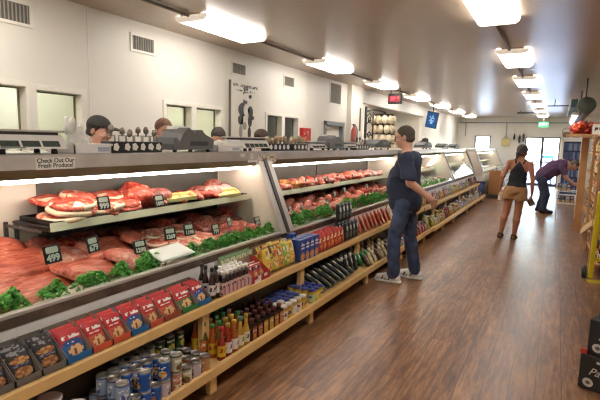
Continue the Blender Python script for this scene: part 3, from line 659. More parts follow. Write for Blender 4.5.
def staff(label, loc, rz, htop, shirt, top, cap=True, hair=(40, 34, 32), lean=0., skin=None):
    t = thing('person', label, 'person', loc, (0, 0, rz), group='staff behind the meat counter')
    o = htop-1.76; B = Body(); R = rotm((.25+lean, 0, .0)); hc = (0, -.03-.30*lean, 1.63+o)
    f = head(B, hc, R); B.cone((0, .0-.1*lean, 1.42+o), (0, -.02-.25*lean, 1.56+o), .058, .054, .03)
    B.ell((0, .02-.05*lean, 1.32+o), [.17, .11, .16], k=.04); B.ell((0, .0, 1.08+o), [.15, .12, .2], k=.05); B.ell((0, .02, .9+o), [.16, .12, .13], k=.05)
    for s in (-1, 1):
        sh = (s*.19, .01, 1.39+o); el = (s*.24, -.04, 1.12+o); wr = (s*.17, -.24, 1.06+o)
        B.cone((s*.06, .01, 1.42+o), sh, .058, .054, .04); B.chain([sh, el, wr], [.05, .042, .03], .02); hand(B, wr, (-s*.2, -.9, -.2), (-s*.3, 0, -1), (-s, 0, 0), .7)
        B.chain([(s*.09, .02, .86+o), (s*.1, -.01, .47+o*.5), (s*.1, .02, .08)], [.09, .06, .042], .03); B.chain([(s*.1, .02, .05), (s*.11, -.13, .035)], [.036, .03], .03)
    me = B.mesh('skin_body', .010); me.materials.append(skin or SKIN); link('body', me, t); face_bits(t, f, R, hair)
    hair_part(t, hc, R, hair, .009, 1.0, back=.03, line=.055)
    if cap:
        K = Body(); g = lambda x, y, z: np.array(hc)+R @ np.array([x, y, z])
        K.ell(g(0, .014, .042), [.09, .107, .09], R); cu = R @ np.array([0, -.12, -1.])
        K2 = Body(); K2.ell(g(0, -.12, .052), [.07, .075, .012], R)
        me = K.mesh('crown', .008, [lambda P: (P-g(0, 0, .036)) @ cu]); me.materials.append(cloth('cap_%d' % top[0], top)); ko = link('cap', me, t)
        me = K2.mesh('brim', .007); me.materials.append(MATS['cap_%d' % top[0]]); link('cap_brim', me, ko)
    C = Body(); C.ell((0, .02-.05*lean, 1.325+o), [.192, .13, .165], k=.04); C.ell((0, -.0, 1.08+o), [.172, .142, .24], k=.06); C.ell((0, .01, .92+o), [.176, .14, .14], k=.05)
    for s in (-1, 1): C.chain([(s*.06, .01, 1.42+o), (s*.19, .01, 1.392+o), (s*.243, -.03, 1.17+o)], [.07, .072, .074], .03)
    me = C.mesh('shirt', .010, [lambda P: .82+o-P[..., 2], lambda P: P[..., 2]-1.455-o], folds(.005)); me.materials.append(cloth('shirt_%d_%d' % (shirt[0], shirt[2]), shirt)); link('shirt', me, t)
    J = Body(); J.ell((0, .02, .88+o), [.17, .135, .12], k=.04)
    for s in (-1, 1): J.chain([(s*.09, .02, .84+o), (s*.1, -.01, .47+o*.5), (s*.1, .02, .07)], [.1, .08, .07], .025)
    me = J.mesh('trousers', .011, [lambda P: .04-P[..., 2]]); me.materials.append(cloth('black_twill', (40, 40, 44))); link('trousers', me, t)
    return t
staff('butcher in a dark cap and black shirt behind the black tool racks', (-3.50, 2.66, 0), 1.9, 1.775, (44, 42, 44), (58, 54, 52))
staff('butcher with a pink face half hidden behind the dark grey labelling machine', (-3.52, 3.45, 0), 1.2, 1.80, (70, 62, 60), (150, 140, 128), cap=False, hair=(120, 84, 70))
staff('dark-haired butcher in a white coat stooping behind the white plastic tray', (-3.50, 4.38, 0), .35, 1.74, (226, 222, 208), (60, 52, 46), cap=False, hair=(62, 50, 44), lean=.35)
staff('butcher in a dark brown cap behind the second black tool rack', (-3.50, 5.18, 0), 1.5, 1.745, (70, 58, 54), (84, 70, 62))
staff('butcher in a black cap and shirt behind the third case', (-3.52, 14.2, 0), -.9, 1.79, (46, 44, 46), (46, 44, 46))
# ---------------------------------------------------------------- meat
def meat_mat(name, stops, scale=26, stretch=(1, 1, 1), rough=.42):
    if name in MATS: return MATS[name]
    m = bpy.data.materials.new(name); m.use_nodes = True; nt = m.node_tree; b = nt.nodes['Principled BSDF']; L = nt.links
    tc = nt.nodes.new('ShaderNodeTexCoord'); mp = nt.nodes.new('ShaderNodeMapping'); mp.inputs['Scale'].default_value = stretch; L.new(tc.outputs['Object'], mp.inputs[0])
    n = nt.nodes.new('ShaderNodeTexNoise'); n.inputs['Scale'].default_value = scale; n.inputs['Detail'].default_value = 6; n.inputs['Distortion'].default_value = .8; L.new(mp.outputs[0], n.inputs['Vector'])
    r = nt.nodes.new('ShaderNodeValToRGB'); e = r.color_ramp.elements
    while len(e) < len(stops): e.new(.5)
    for k, (p, c) in enumerate(stops): e[k].position = p; e[k].color = (*lin(c), 1)
    L.new(n.outputs['Fac'], r.inputs[0]); L.new(r.outputs[0], b.inputs['Base Color']); b.inputs['Roughness'].default_value = rough
    b.inputs['Subsurface Weight'].default_value = 0
    bp = nt.nodes.new('ShaderNodeBump'); bp.inputs['Strength'].default_value = .35; bp.inputs['Distance'].default_value = .006; L.new(n.outputs['Fac'], bp.inputs['Height']); L.new(bp.outputs[0], b.inputs['Normal'])
    MATS[name] = m; return m
BEEF = meat_mat('beef', [(.3, (128, 34, 30)), (.46, (186, 66, 52)), (.58, (208, 100, 80)), (.72, (238, 196, 168))])
FLANK = meat_mat('flank', [(.3, (150, 58, 46)), (.46, (196, 88, 68)), (.62, (216, 122, 96)), (.78, (238, 186, 158))], 9, (6, 1, 6))
PORK = meat_mat('pork', [(.32, (178, 80, 70)), (.5, (214, 118, 100)), (.74, (240, 198, 176))], 22)
DARKM = meat_mat('dark_roast', [(.32, (96, 40, 38)), (.5, (140, 66, 58)), (.7, (196, 130, 112))], 20)
MINCE = meat_mat('mince', [(.36, (150, 48, 44)), (.5, (206, 88, 74)), (.62, (238, 176, 150))], 95)
HAM = meat_mat('ham', [(.35, (176, 104, 112)), (.5, (214, 146, 140)), (.7, (236, 192, 176))], 14)
FAT = meat_mat('fat_rim', [(.3, (232, 190, 158)), (.6, (246, 222, 194))], 30)
CRISP = meat_mat('spiced_cut', [(.3, (132, 70, 40)), (.5, (196, 122, 72)), (.7, (226, 186, 104))], 40)
def steak_mesh(name, a, b, th, seed, meat, bone=False, lobes=3):
    q = random.Random(seed); ph = [(k+1, q.uniform(.03, .16)/(k*.6+1), q.uniform(0, 6.3)) for k in range(1, 2+lobes)]
    R = lambda t: 1+sum(am*math.sin(k*t+p) for k, am, p in ph)
    m = MB(); n = 22; wob = q.uniform(0, 6)
    rings = [(0.02, 1.02), (.3, 1.04), (.58, 1.), (.78, .98), (.87, 1.02), (.95, .9), (1., .55), (.98, .2), (.9, 0)]
    vs = []; fs = []; ms = []
    for i, (r, z) in enumerate(rings):
        for k in range(n):
            t = 2*PI*k/n; rr = r*R(t); vs.append((a*rr*math.cos(t), b*rr*math.sin(t), th*z+.004*math.sin(3*t+wob)*r+(.006*math.sin(5*r+wob) if r < .8 else 0)))
    for i in range(len(rings)-1):
        for k in range(n):
            fs.append((i*n+k, (i+1)*n+k, (i+1)*n+(k+1) % n, i*n+(k+1) % n)); t = 2*PI*(k+.5)/n
            fat = i >= 4 and math.sin(t+wob) > -.1
            if bone and i < 4 and abs(math.sin(t*.5+wob)) < .16: fat = True
            ms.append(1 if fat else 0)
    fs.append(tuple(range(n))); ms.append(0); fs.append(tuple((len(rings)-1)*n+k for k in range(n))[::-1]); ms.append(0)
    m.add(vs, fs, ms, True); return m.mesh(name, [meat, FAT])
def lump_mesh(name, r, seed, meat, noise=.16, n=14):
    m = MB(); m.ball((0, 0, r[2]*.8), r, 0, n, noise=noise, seed=seed)
    m.v = [(x, y, max(z, 0)) for x, y, z in m.v]; return m.mesh(name, [meat, FAT])
def slab_mesh(name, L, W, th, seed, meat, droop=.06, fold=.02):
    """a broad limp slice: long in y, hanging over at its front (+x) edge"""
    q = random.Random(seed); p1, p2 = q.uniform(0, 6), q.uniform(0, 6); nu, nv = 20, 12
    def top(u, v):
        y = (u-.5)*L*(1-.25*abs(2*v-1)**3); x = (v-.5)*W*(1+.12*math.sin(3*u*PI+p1)); e = 1-max(abs(2*u-1), abs(2*v-1))**8
        z = -droop*max(0, v-.35)**1.5*2.2-.5*droop*abs(2*u-1)**2.5+fold*math.sin(4*u+p2)*math.sin(2.5*v+p1)
        return (x, y, z+th*(.25+.75*e))
    m = MB(); m.grid(top, nu, nv, 0); off = len(m.v)
    m.grid(lambda u, v: (top(u, v)[0]*.985, top(u, v)[1]*.985, top(u, v)[2]-th), nv and nu, nv, 0)
    b = []; idx = lambda i, j: j*(nu+1)+i
    loop = [idx(i, 0) for i in range(nu)]+[idx(nu, j) for j in range(nv)]+[idx(i, nv) for i in range(nu, 0, -1)]+[idx(0, j) for j in range(nv, 0, -1)]
    for k in range(len(loop)):
        a, c = loop[k], loop[(k+1) % len(loop)]; m.f.append((a, a+off, c+off, c)); m.m.append(0); m.sm.append(True)
    return m.mesh(name, [meat, FAT])
DK = lambda x: .70+(-2.25-x)*.20           # height of the sloping deck
def piece(name, me, loc, rot, label, grp):
    return tag(link(name, me, None, loc, rot), label, 'meat', grp)
# --- first case, deck: limp flank slices in a fanned pile
for k in range(9):
    x = -2.80+.045*k; me = slab_mesh('slice', .96-.05*(k % 3), .34, .016, 30+k, FLANK, .05, .016)
    piece('meat_slice', me, (x, 1.14+.09*(k % 3), .958-.026*k), (0, .2, .12-.035*(k % 4)), 'broad limp salmon-pink beef slice, %s from the back of the fanned pile' % ORD[k], 'beef slices in the nearest pile')
for k in range(3):
    me = slab_mesh('slice', .7, .3, .018, 60+k, FLANK, .05, .015)
    piece('meat_slice', me, (-2.72+.12*k, .58+.06*k, .86-.035*k), (0, .25, .2*k-.2), 'beef slice half out of the frame, %s from the back at the near end' % ORD[k], 'beef slices in the nearest pile')
for k in range(9):
    me = slab_mesh('slice', .34+.04*(k % 3), .20+.03*(k % 2), .02, 80+k, [FLANK, PORK, FLANK][k % 3], .03, .02)
    piece('meat_slice', me, (-2.72+.085*(k % 4), 1.72+.075*k-.04*(k % 4), .875-.024*(k % 4)+.008*(k//4)), (.06*(-1)**k, .2, .35*(-1)**k+.1*k), 'folded pink beef cut behind the green garnish, %s along from the fanned pile' % ORD[k], 'folded cuts mid deck')
for k in range(12):
    me = steak_mesh('chop', .085+.01*(k % 3), .095+.01*(k % 4), .026, 110+k, [PORK, BEEF, PORK][k % 3], k % 2 == 0)
    r = k % 3; piece('chop', me, (-2.68+.105*r, 2.40+.13*(k//3)+.04*r, DK(-2.68+.105*r)+.05-.008*r+.01*(k % 2)), (.06, .22, .35*(k % 4)-.5), '%s pork chop, %s counted from the tray of white paper, in the %s row' % (['marbled pale', 'red-centred', 'plump pink'][k % 3], ORD[k//3], ['back', 'middle', 'front'][r]), 'chops on the deck of the nearest case')
for k in range(20):
    r = k % 4; me = lump_mesh('chunk', (.055+.01*(k % 3), .07+.012*(k % 2), .042+.006*(k % 3)), 140+k, [MINCE, BEEF, DARKM, PORK, MINCE][k % 5])
    x = -2.78+.115*r; piece('meat_chunk', me, (x, 2.98+.125*(k//4)+.03*(r % 2), DK(x)+.004), (0, .1, k*1.1), '%s meat chunk, %s from the far divider post, %s row from the garnish' % (['minced red', 'ragged red', 'dark brown-red', 'pale pink', 'crumbly pink'][k % 5], ORD[4-k//4], ORD[3-r]), 'chunks at the far end of the nearest deck')
for k in range(14):
    me = lump_mesh('roast', (.085, .115, .055), 170+k, [DARKM, BEEF, DARKM][k % 3], .2)  # mostly darker meat colours, painting in the shade at the back of the deck
    piece('roast', me, (-2.88+.03*(k % 2), 1.74+.142*k, DK(-2.88)+.005), (0, .1, k*.9), '%s shadowed roast at the back of the deck, under the upper shelf, %s along' % (['dark brown', 'red', 'wine-dark'][k % 3], ORD[k]), 'roasts at the back of the nearest deck')
# white paper tray among the chops
t = thing('paper_tray', 'white paper-lined tray edge between the folded cuts and the chops', 'tray', (-2.32, 2.33, .80), (0, .32, .05))
MB().box((-.08, -.165, 0), (.09, .165, .012), b=.004).build('base', mat('butcher_paper', (238, 236, 230), .5, var=.02), t); MB().box((-.07, -.155, .012), (.08, .155, .015), b=.001).build('paper_liner', M_white, t)
# --- first case, upper shelf (top at z 1.055)
ZT = 1.058
def shelf_tray(y0, y1, z, xa, xb, label):
    t = thing('meat_tray', label, 'tray', ((xa+xb)/2, (y0+y1)/2, z), group='dark trays on the upper shelves'); hx, hy = (xb-xa)/2, (y1-y0)/2
    MB().box((-hx, -hy, 0), (hx, hy, .008), b=.002).build('base', M_black, t)
    MB().box((hx-.006, -hy, 0), (hx, hy, .028)).box((-hx, -hy, 0), (-hx+.006, hy, .028)).box((-hx, -hy, 0), (hx, -hy+.006, .028)).box((-hx, hy-.006, 0), (hx, hy, .028)).build('rim', M_black, t)
shelf_tray(1.66, 2.28, ZT, -2.95, -2.585, 'black tray under the big bone-in steaks at the near end of the shelf')
shelf_tray(2.30, 2.92, ZT, -2.95, -2.585, 'black tray under the large roasts in the middle of the shelf')
shelf_tray(2.94, 3.62, ZT, -2.95, -2.585, 'black tray under the dark hams and yellow trays')
TOPS = [(-2.70, 1.80, .125, .15, 0), (-2.69, 1.84, .125, .15, 1), (-2.69, 1.87, .12, .15, 2), (-2.69, 2.08, .11, .12, 0), (-2.69, 2.11, .11, .12, 1), (-2.85, 1.84, .12, .15, 2.4), (-2.85, 2.09, .12, .14, 1.8), (-2.86, 2.0, .11, .14, 3), (-2.70, 2.27, .11, .11, 0), (-2.71, 2.29, .1, .11, 1), (-2.86, 2.26, .11, .12, 2.2)]
for k, (x, y, a, b, lv) in enumerate(TOPS):
    me = steak_mesh('steak', a, b, .034, 200+k, BEEF, True); piece('steak', me, (x, y, ZT+.018+.034*lv), (.04*(-1)**k, .16, .4*(k % 4)-.6), 'large fat-rimmed steak, %s of the stack at the near end of the shelf' % ORD[k], 'steaks on the upper shelf')
for k, (x, y, r, mt) in enumerate([(-2.74, 2.44, (.12, .10, .085), BEEF), (-2.74, 2.60, (.11, .11, .08), DARKM), (-2.85, 2.48, (.09, .13, .10), BEEF), (-2.66, 2.54, (.075, .09, .05), PORK)]):
    piece('roast', lump_mesh('roast', r, 220+k, mt, .2, 18), (x, y, ZT+.012), (0, .15, k), '%s roast mid upper shelf beside the first yellow tray' % ['big red tied', 'dark marbled', 'tall red back', 'small pale front'][k], 'roasts on the upper shelf')
0 and piece('fat_wedge', lump_mesh('wedge', (.06, .15, .05), 231, meat_mat('suet', [(.3, (216, 196, 140)), (.6, (238, 226, 186))], 12), .12, 16), (-2.66, 2.72, ZT+.012), (0, .1, .5), 'pale yellow wedge of fat leaning on the upper shelf by the roasts', 'roasts on the upper shelf')
for k in range(14):
    r = k % 3; me = lump_mesh('cut', (.045, .085, .034), 240+k, [BEEF, BEEF, PORK, MINCE][k % 4], .15)
    piece('meat_cut', me, (-2.66-.09*r, 2.80+.045*k*.72, ZT+.012+.02*(k % 2)), (0, .1, .9+.25*(k % 5)), '%s narrow cut, %s from the first yellow tray, %s line of the upper shelf' % (['bright', 'glossy', 'pinkish', 'minced'][k % 4], ORD[k], ['front', 'middle', 'back'][r]), 'narrow cuts on the upper shelf')
for k in range(5):
    piece('ham', lump_mesh('ham', (.075, .125, .06), 260+k, [DARKM, HAM][k % 2], .08, 16), (-2.82+.08*(k % 2), 3.22+.085*k, ZT+.012+.045*(k == 2)), (0, 0, .3*k-.4), '%s smoked ham, %s towards the divider post on the upper shelf' % (['dark', 'mottled'][k % 2], ORD[k]), 'hams on the upper shelf')
for k, (x, y, rz, tl) in enumerate([(-2.66, 2.74, -.35, .2), (-2.65, 3.32, -.42, .3)]):
    t = thing('foam_tray', ['yellow foam tray slanting across the shelf, among the roasts', 'yellow foam tray slanting across the shelf, nearer the dark hams'][k], 'tray', (x, y, ZT+.05-.02*k), (tl*.3, tl, rz), group='yellow foam trays')
    MB().box((-.06, -.16, 0), (.06, .16, .012), b=.004).build('base', mat('yellow_foam', (226, 208, 140), .6), t)
    MB().box((.05, -.16, 0), (.062, .16, .035), b=.004).box((-.062, -.16, 0), (-.05, .16, .035), b=.004).box((-.06, -.162, 0), (.06, -.15, .035), b=.004).box((-.06, .15, 0), (.06, .162, .035), b=.004).build('rim', MATS['yellow_foam'], t)
# --- second case: mounds of red cuts
kinds2 = [CRISP, PORK, PORK, CRISP, MINCE, PORK, BEEF, DARKM, BEEF, PORK, MINCE, FLANK, PORK, PORK, HAM, HAM, HAM]
ZT2 = 1.033
for r in range(2):
    for k in range(17):
        me = lump_mesh('cut', (.06+.01*((k+r) % 3), .085+.012*(k % 2), .045+.012*((k*3+r) % 3)), 300+k+30*r, kinds2[k], .34, 14)
        piece('meat_cut', me, (-2.66-.16*r, 4.02+.222*k, ZT2+.008), (0, .1, k*.7), '%s cut, second case upper shelf, %s row, %s from the near divider post' % ({'spiced_cut': 'spiced golden', 'pork': 'pale pink', 'beef': 'bright red', 'mince': 'minced red', 'dark_roast': 'dark', 'ham': 'mauve-pink', 'flank': 'streaky'}[kinds2[k].name], ['front', 'back'][r], ORD[k]), 'cuts on the second upper shelf')
kd = [PORK, FLANK, MINCE, PORK, DARKM, FLANK, BEEF, PORK, MINCE, PORK]
for r in range(4):
    for k in range(20):
        x = -2.42-.13*r; me = lump_mesh('chunk', (.062+.012*((k+2*r) % 3), .09+.012*(k % 2), .05+.016*((k+r) % 3)), 400+k+30*r, kd[(k+3*r) % 10], .36, 14)
        piece('meat_chunk', me, (x, 3.93+.2*k+.05*(r % 2), DK(x)+.0), (0, .15, k*1.3+r), '%s chunk heaped on the second case deck, %s row from the glass, %s along' % ({'pork': 'pale pink', 'mince': 'minced', 'beef': 'bright red', 'flank': 'streaky', 'dark_roast': 'dark'}[kd[(k+3*r) % 10].name], ORD[r], ORD[k] if k < 20 else 'last'), 'chunks heaped on the second deck')
# --- garnish: uncountable curly leaves
M_pars = mat('curly_parsley', (44, 120, 40), .5, col2=(140, 212, 96), scale=30)
def garnish(name, y0, y1, n, label, seed, gaps=(), x0=-2.27, big=1., dz=0.):
    q = random.Random(seed); m = MB(); cl = [(q.uniform(y0, y1), q.uniform(.6, 1.2)) for _ in range(int((y1-y0)/.055))]
    cl = [c for c in cl if not any(a < c[0] < b for a, b in gaps)]
    for i in range(n):
        cy, cr = q.choice(cl); r = abs(q.gauss(0, .5)); a = q.uniform(0, 2*PI)
        x = x0-.05+math.cos(a)*.06*r*big; y = cy+math.sin(a)*.06*r; z = .735+dz+.085*cr*max(0, 1-r*r)*q.uniform(.25, 1)*big+(-2.27-x)*.15
        x = min(x, -2.232-(z-.70)*.42)
        s = q.uniform(.006, .013)*big; R = Euler((q.uniform(-1, 1), q.uniform(-1, 1), q.uniform(0, 6))).to_matrix().to_4x4(); R.translation = (x, y, z)
        m.add([(-s, -s*.5, 0), (0, -s*.8, s*.5), (s, 0, 0), (s*.3, s*.9, s*.4), (-s*.7, s*.6, -s*.1), (0, 0, s*.55)], [(0, 1, 5), (1, 2, 5), (2, 3, 5), (3, 4, 5), (4, 0, 5)], 0, True, R)
    o = m.build(name, M_pars); tag(o, label, 'garnish', None, 'stuff'); return o
garnish('parsley', .55, 3.62, 13000, 'curly green parsley strewn along the glass of the nearest case', 1, gaps=((1.34, 1.42), (2.22, 2.44)))
garnish('parsley', 3.95, 7.9, 11000, 'curly green parsley along the glass of the second case', 2, gaps=((5.7, 5.9), (6.6, 6.7)), big=1.3, dz=.025, x0=-2.25)
garnish('parsley', 8.1, 11.2, 1500, 'green garnish along the glass of the third case', 3, x0=-2.2, big=1.2)
# --- price tags
M_tagw = mat('tag_white', (232, 228, 218), .5, var=.02); M_tagk = mat('tag_black', (34, 32, 34), .45); M_tagp = mat('tag_patch', (228, 226, 214), .5, var=.06, scale=120)
def price_tag(x, y, z, num, s, label, rz=0., lean=-.25):
    t = thing('price_tag', label, 'price tag', (x, y, z), (lean, 0, FX+rz), group='black price tags')
    MB().box((-s*.5, -.002, 0), (s*.5, .002, s*.94), b=.0008).build('card', M_tagk, t)
    MB().prism([(-s*.36, -.0025, s*.58), (-s*.3, -.0025, s*.53), (s*.3, -.0025, s*.53), (s*.36, -.0025, s*.58), (s*.36, -.0025, s*.8), (s*.3, -.0025, s*.86), (-s*.3, -.0025, s*.86), (-s*.36, -.0025, s*.8)], (0, -.001, 0)).build('label_patch', M_tagp, t)
    link('price_digits', text_mesh(num, s*(.5 if len(num) < 4 else .40), M_tagw, bold=.022*s), t, (0, -.0035, s*.26), (PI/2, 0, 0))
for (y, z, n, s, rz) in [(1.54, .875, '499', .098, .1), (1.80, .885, '679', .092, .25), (2.16, .80, '1298', .09, -.1), (2.44, .845, '1269', .088, -.2), (2.64, .845, '1198', .088, -.15), (2.96, .80, '799', .086, 0), (3.14, .84, '698', .08, .3), (3.57, .785, '489', .08, 0)]:
    price_tag(-2.42, y, z+.012, n, s*1.1, 'black price tag reading %s standing in the meat on the nearest deck' % n, rz)
for (y, z, n, s) in [(1.98, 1.125, '999', .095), (2.46, 1.09, '1099', .095)]: price_tag(-2.545, y, z, n, s, 'black price tag reading %s on the nearest upper shelf' % n)
for k, y in enumerate((4.68, 4.92, 5.17, 5.46, 5.88, 6.38, 7.2)): price_tag(-2.62, y, 1.085, ['599', '699', '459', '529', '899', '749', '629'][k], .07, 'small white-topped price tag on the second upper shelf, %s from the near post' % ORD[k])
for k, (y, z) in enumerate(((4.22, .84), (4.5, .82), (4.95, .83), (5.13, .83), (5.35, .90), (5.66, .93), (6.5, .92))): price_tag(-2.44, y, z, ['389', '429', '519', '549', '619', '719', '829'][k], .075, 'small price tag in the heaped chunks of the second deck, %s from the near post' % ORD[k])
# --- third and fourth cases: wrapped packs
PC = [(226, 222, 214), (150, 186, 150), (214, 150, 110), (232, 228, 222), (190, 90, 76), (214, 206, 170), (120, 150, 160)]
def pack_mesh(c, L=.16, W=.12, H=.05):
    m = MB(); m.box((-W/2, -L/2, 0), (W/2, L/2, H*.45), 0, b=.006); m.ball((0, 0, H*.45), (W*.42, L*.44, H*.6), 1, 10); m.box((-W*.2, -L*.2, H*1.0), (W*.2, L*.2, H*1.06), 2); return m.mesh('pack', [M_white, rgb(*c), M_tagw])
PM = [pack_mesh(c) for c in PC]
for r, (x, z, nm) in enumerate(((-2.40, .86, 'deck'), (-2.60, .90, 'back of the deck'), (-2.60, ZT2+.004, 'upper shelf'))):
    for k in range(26):
        y = 8.18+.235*k
        if abs(y-11.3) < .12: continue
        ci = (k*3+r*2+k//4) % 7
        o = link('wrapped_pack', PM[ci], None, (x, y, z if r == 2 else .715+(-2.15-x)*.21+.03), (0, .25 if r < 2 else .15, .2*(-1)**k))
        tag(o, '%s pack on the %s past the man in navy, %s along' % (['white', 'sage green', 'orange', 'pale', 'red', 'straw', 'blue-grey'][ci], nm, ORD[k]), 'wrapped food', 'wrapped packs in the far cases')
# ---------------------------------------------------------------- packaged goods on the pine shelves
def hsh(i, j, s): return (math.sin(i*12.9898+j*78.233+s*37.719)*43758.5453) % 1
def marks(u, v, u0, u1, v0, v1, s, fill=.62, nx=9):        # a band of irregular letter-like marks
    if not (u0 < u < u1 and v0 < v < v1): return False
    return hsh(int((u-u0)/(u1-u0)*nx), int((v-v0)/(v1-v0)*2), s) < fill
def inell(u, v, cu, cv, a, b): return ((u-cu)/a)**2+((v-cv)/b)**2 < 1
def pouch_mesh(name, w, h, t, paint, mats, nu=18, nv=24):
    m = MB(); T = lambda u, v: t*.5*(max(0, 1-abs(2*u-1)**2.6))**.6*(max(0, 1-abs(2*v-1)**4))**.7
    rip = lambda u, v: .0015*math.sin(u*40)*(1 if v > .9 or v < .08 else .3)
    m.grid(lambda u, v: ((u-.5)*w, -T(u, v)+rip(u, v)-.001, v*h), nu, nv, paint)
    m.grid(lambda u, v: ((.5-u)*w, T(u, v)+rip(u, v)+.001, v*h), 6, 10, 0)
    return m.mesh(name, mats)
def P_red(bg, blue):
    def p(u, v):
        if v > .93: return 1
        if marks(u, v, .12, .88, .68, .80, 3, .6): return 2
        if blue and inell(u, v, .5, .52, .42, .11): return 2 if marks(u, v, .25, .75, .49, .55, 5, .5) else 3
        if not blue and marks(u, v, .15, .8, .53, .58, 4, .45): return 2
        if inell(u, v, .55, .24, .33, .19): return 4 if hsh(int(u*9), int(v*11), 7) > .35 else 5
        return 0 if v < .46 else 1
    return p, [rgb(*bg), rgb(190, 38, 38), rgb(238, 232, 226), rgb(34, 74, 140), rgb(226, 186, 130), rgb(140, 66, 40)]
def P_black(s):
    def p(u, v):
        if inell(u, v, .45, .86, .42, .09) and hsh(int(u*7), int(v*30), s) > .5: return 1
        if inell(u, v, .5, .60, .42, .10): return 2 if hsh(int(u*9), int(v*14), s+1) > .45 else 3
        if .40 < v < .50 and .1 < u < .9: return 1 if marks(u, v, .18, .82, .42, .48, s, .5) else 4
        if inell(u, v, .52, .22, .40, .16): return 3 if hsh(int(u*8), int(v*12), s+2) > .5 else 5
        return 0
    return p, [rgb(30, 28, 30), rgb(128, 124, 124), rgb(196, 146, 74), rgb(150, 90, 48), rgb(40, 56, 104), rgb(188, 140, 90)]
def display_tray(y0, y1, ins, out, label, pouch, plabels, n=2, xf=-1.945, hb=.135, grp='display trays of pouches'):
    w = (y1-y0-.006); d = .20; t = thing('display_tray', label, 'display tray', (xf-d/2, (y0+y1)/2, .516), (0, 0, FX), group=grp); e = .003; h = w/2
    mi, mo = rgb(*ins, rough=.8), rgb(*out)
    side = lambda x, q: MB().prism([(x, -d/2, 0), (x, -d/2, .035), (x, -d/2+.05, .07), (x, d/2-.05, hb), (x, d/2, hb), (x, d/2, 0)], (q, 0, 0))
    MB().box((-h, -d/2, 0), (h, d/2, .003)).build('base', mi, t)
    for s, nm in ((-1, 'side_panel'), (1, 'side_panel')):
        q = side(s*h, -s*e); q.m = [1 if k == (0 if s < 0 else 0) else 0 for k in range(len(q.f))]; q.m[0] = 1; q.m[1] = 0; q.build(nm, [mi, mo], t)
    MB().box((-h, -d/2, 0), (h, -d/2+e, .034)).build('front_lip', mo, t); MB().box((-h, d/2-e, 0), (h, d/2, hb+.004)).build('back_panel', mi, t)
    for k in range(n):
        o = link('snack_pouch', pouch, None, (xf-.035-.045*k, (y0+y1)/2, .523+.006*k), (-.5, 0, FX)); tag(o, plabels[k], 'pouch', 'pouches in the display trays')
bound = [.80, .925, 1.04, 1.16, 1.28, 1.42, 1.54, 1.66, 1.79, 1.90, 2.05, 2.20, 2.33]
spec = [('black', (112, 104, 98), (96, 90, 86)), ('black', (120, 112, 104), (104, 98, 92)), ('black', (124, 116, 108), (108, 102, 96)), ('black', (124, 116, 108), (108, 102, 96)),
        ('blue', (146, 128, 112), (28, 98, 158)), ('orange', (146, 128, 112), (206, 84, 58)), ('orange', (146, 128, 112), (206, 84, 58)), ('blue', (140, 116, 100), (28, 98, 158)), ('orange', (140, 116, 100), (196, 82, 62)),
        ('red', (140, 116, 100), (150, 72, 52)), ('green', (140, 116, 100), (40, 122, 62)), ('blue', (130, 106, 92), (32, 104, 160))]
cnt = {}
for k, (c, ins, out) in enumerate(spec):
    if k == 0 or k > 11: continue
    w = bound[k+1]-bound[k]-.018
    if c == 'black': p, ms = P_black(k)
    elif c == 'blue': p, ms = P_red((30, 96, 156), True)
    elif c == 'green': p, ms = P_red((44, 126, 64), False)
    else: p, ms = P_red((204, 88, 60), False)
    cnt[c] = cnt.get(c, 0)+1; nm = ORD[cnt[c]-1]
    desc = {'black': 'dark grey display tray of black pouches', 'blue': 'blue display tray of red-topped pouches', 'orange': 'orange display tray of red pouches', 'red': 'brown display tray of red pouches', 'green': 'green display tray of red-topped pouches'}[c]
    col = {'black': 'black dinner pouch', 'blue': 'red pouch with a blue lower half', 'orange': 'red pouch with an orange lower half', 'red': 'red pouch in the brown tray', 'green': 'red pouch with a green lower half'}[c]
    display_tray(bound[k], bound[k+1], ins, out, '%s, %s of its colour from the near end' % (desc, nm), pouch_mesh('pouch', w, .142, .03, p, ms), ['%s, %s in the %s such tray' % (col, ('front', 'second', 'rearmost')[j], nm) for j in range(3)])
# ---- lathe goods
def bottle(name, label, h, r, body, cap, lab, grp, neck=.42, nr=.42, caph=.12, labz=(.12, .45), capr=None):
    t = thing(name, label, 'bottle', group=grp); z = lambda f: f*h
    MB().lathe([(.001, 0), (r*.94, 0), (r, z(.02)), (r, z(neck)), (r*.8, z(neck+.12)), (r*nr, z(neck+.28)), (r*nr, z(1-caph))], 12).build('body', body, t)
    MB().lathe([(r*(capr or nr*1.25), z(1-caph)), (r*(capr or nr*1.25), z(.985)), (r*(capr or nr*1.25)*.8, z(1)), (.001, z(1))], 12).build('cap', cap, t)
    q = MB(); nn = 12; zz = (z(labz[0]), z(labz[1]))
    q.grid(lambda u, v: (r*1.015*math.cos(2*PI*u), r*1.015*math.sin(2*PI*u), zz[0]+v*(zz[1]-zz[0])), 24, 8, lambda u, v: 1 if marks((u*2) % 1, v, .15, .85, .35, .75, 2, .6, 6) else 0)
    q.build('label', lab, t); return t
def can_proto(label, h, r, lab, paint, grp, lid=None):
    t = thing('tin_can', label, 'can', group=grp)
    MB().lathe([(r*.94, 0), (r, .004), (r, h-.004), (r*.97, h), (r*.90, h), (r*.88, h-.004), (.001, h-.003)], 16).build('body', mat('tin', (168, 162, 156), .3, .8), t)
    MB().grid(lambda u, v: (r*1.012*math.cos(2*PI*u), r*1.012*math.sin(2*PI*u), .007+v*(h-.014)), 32, 14, paint).build('label', lab, t)
    MB().tube([(.3*r+.25*r*math.cos(a), .25*r*math.sin(a), h-.0015) for a in np.linspace(0, 2*PI, 9)[:-1]], .0015, 4, closed=True).build('ring_pull', M_steel, t); return t
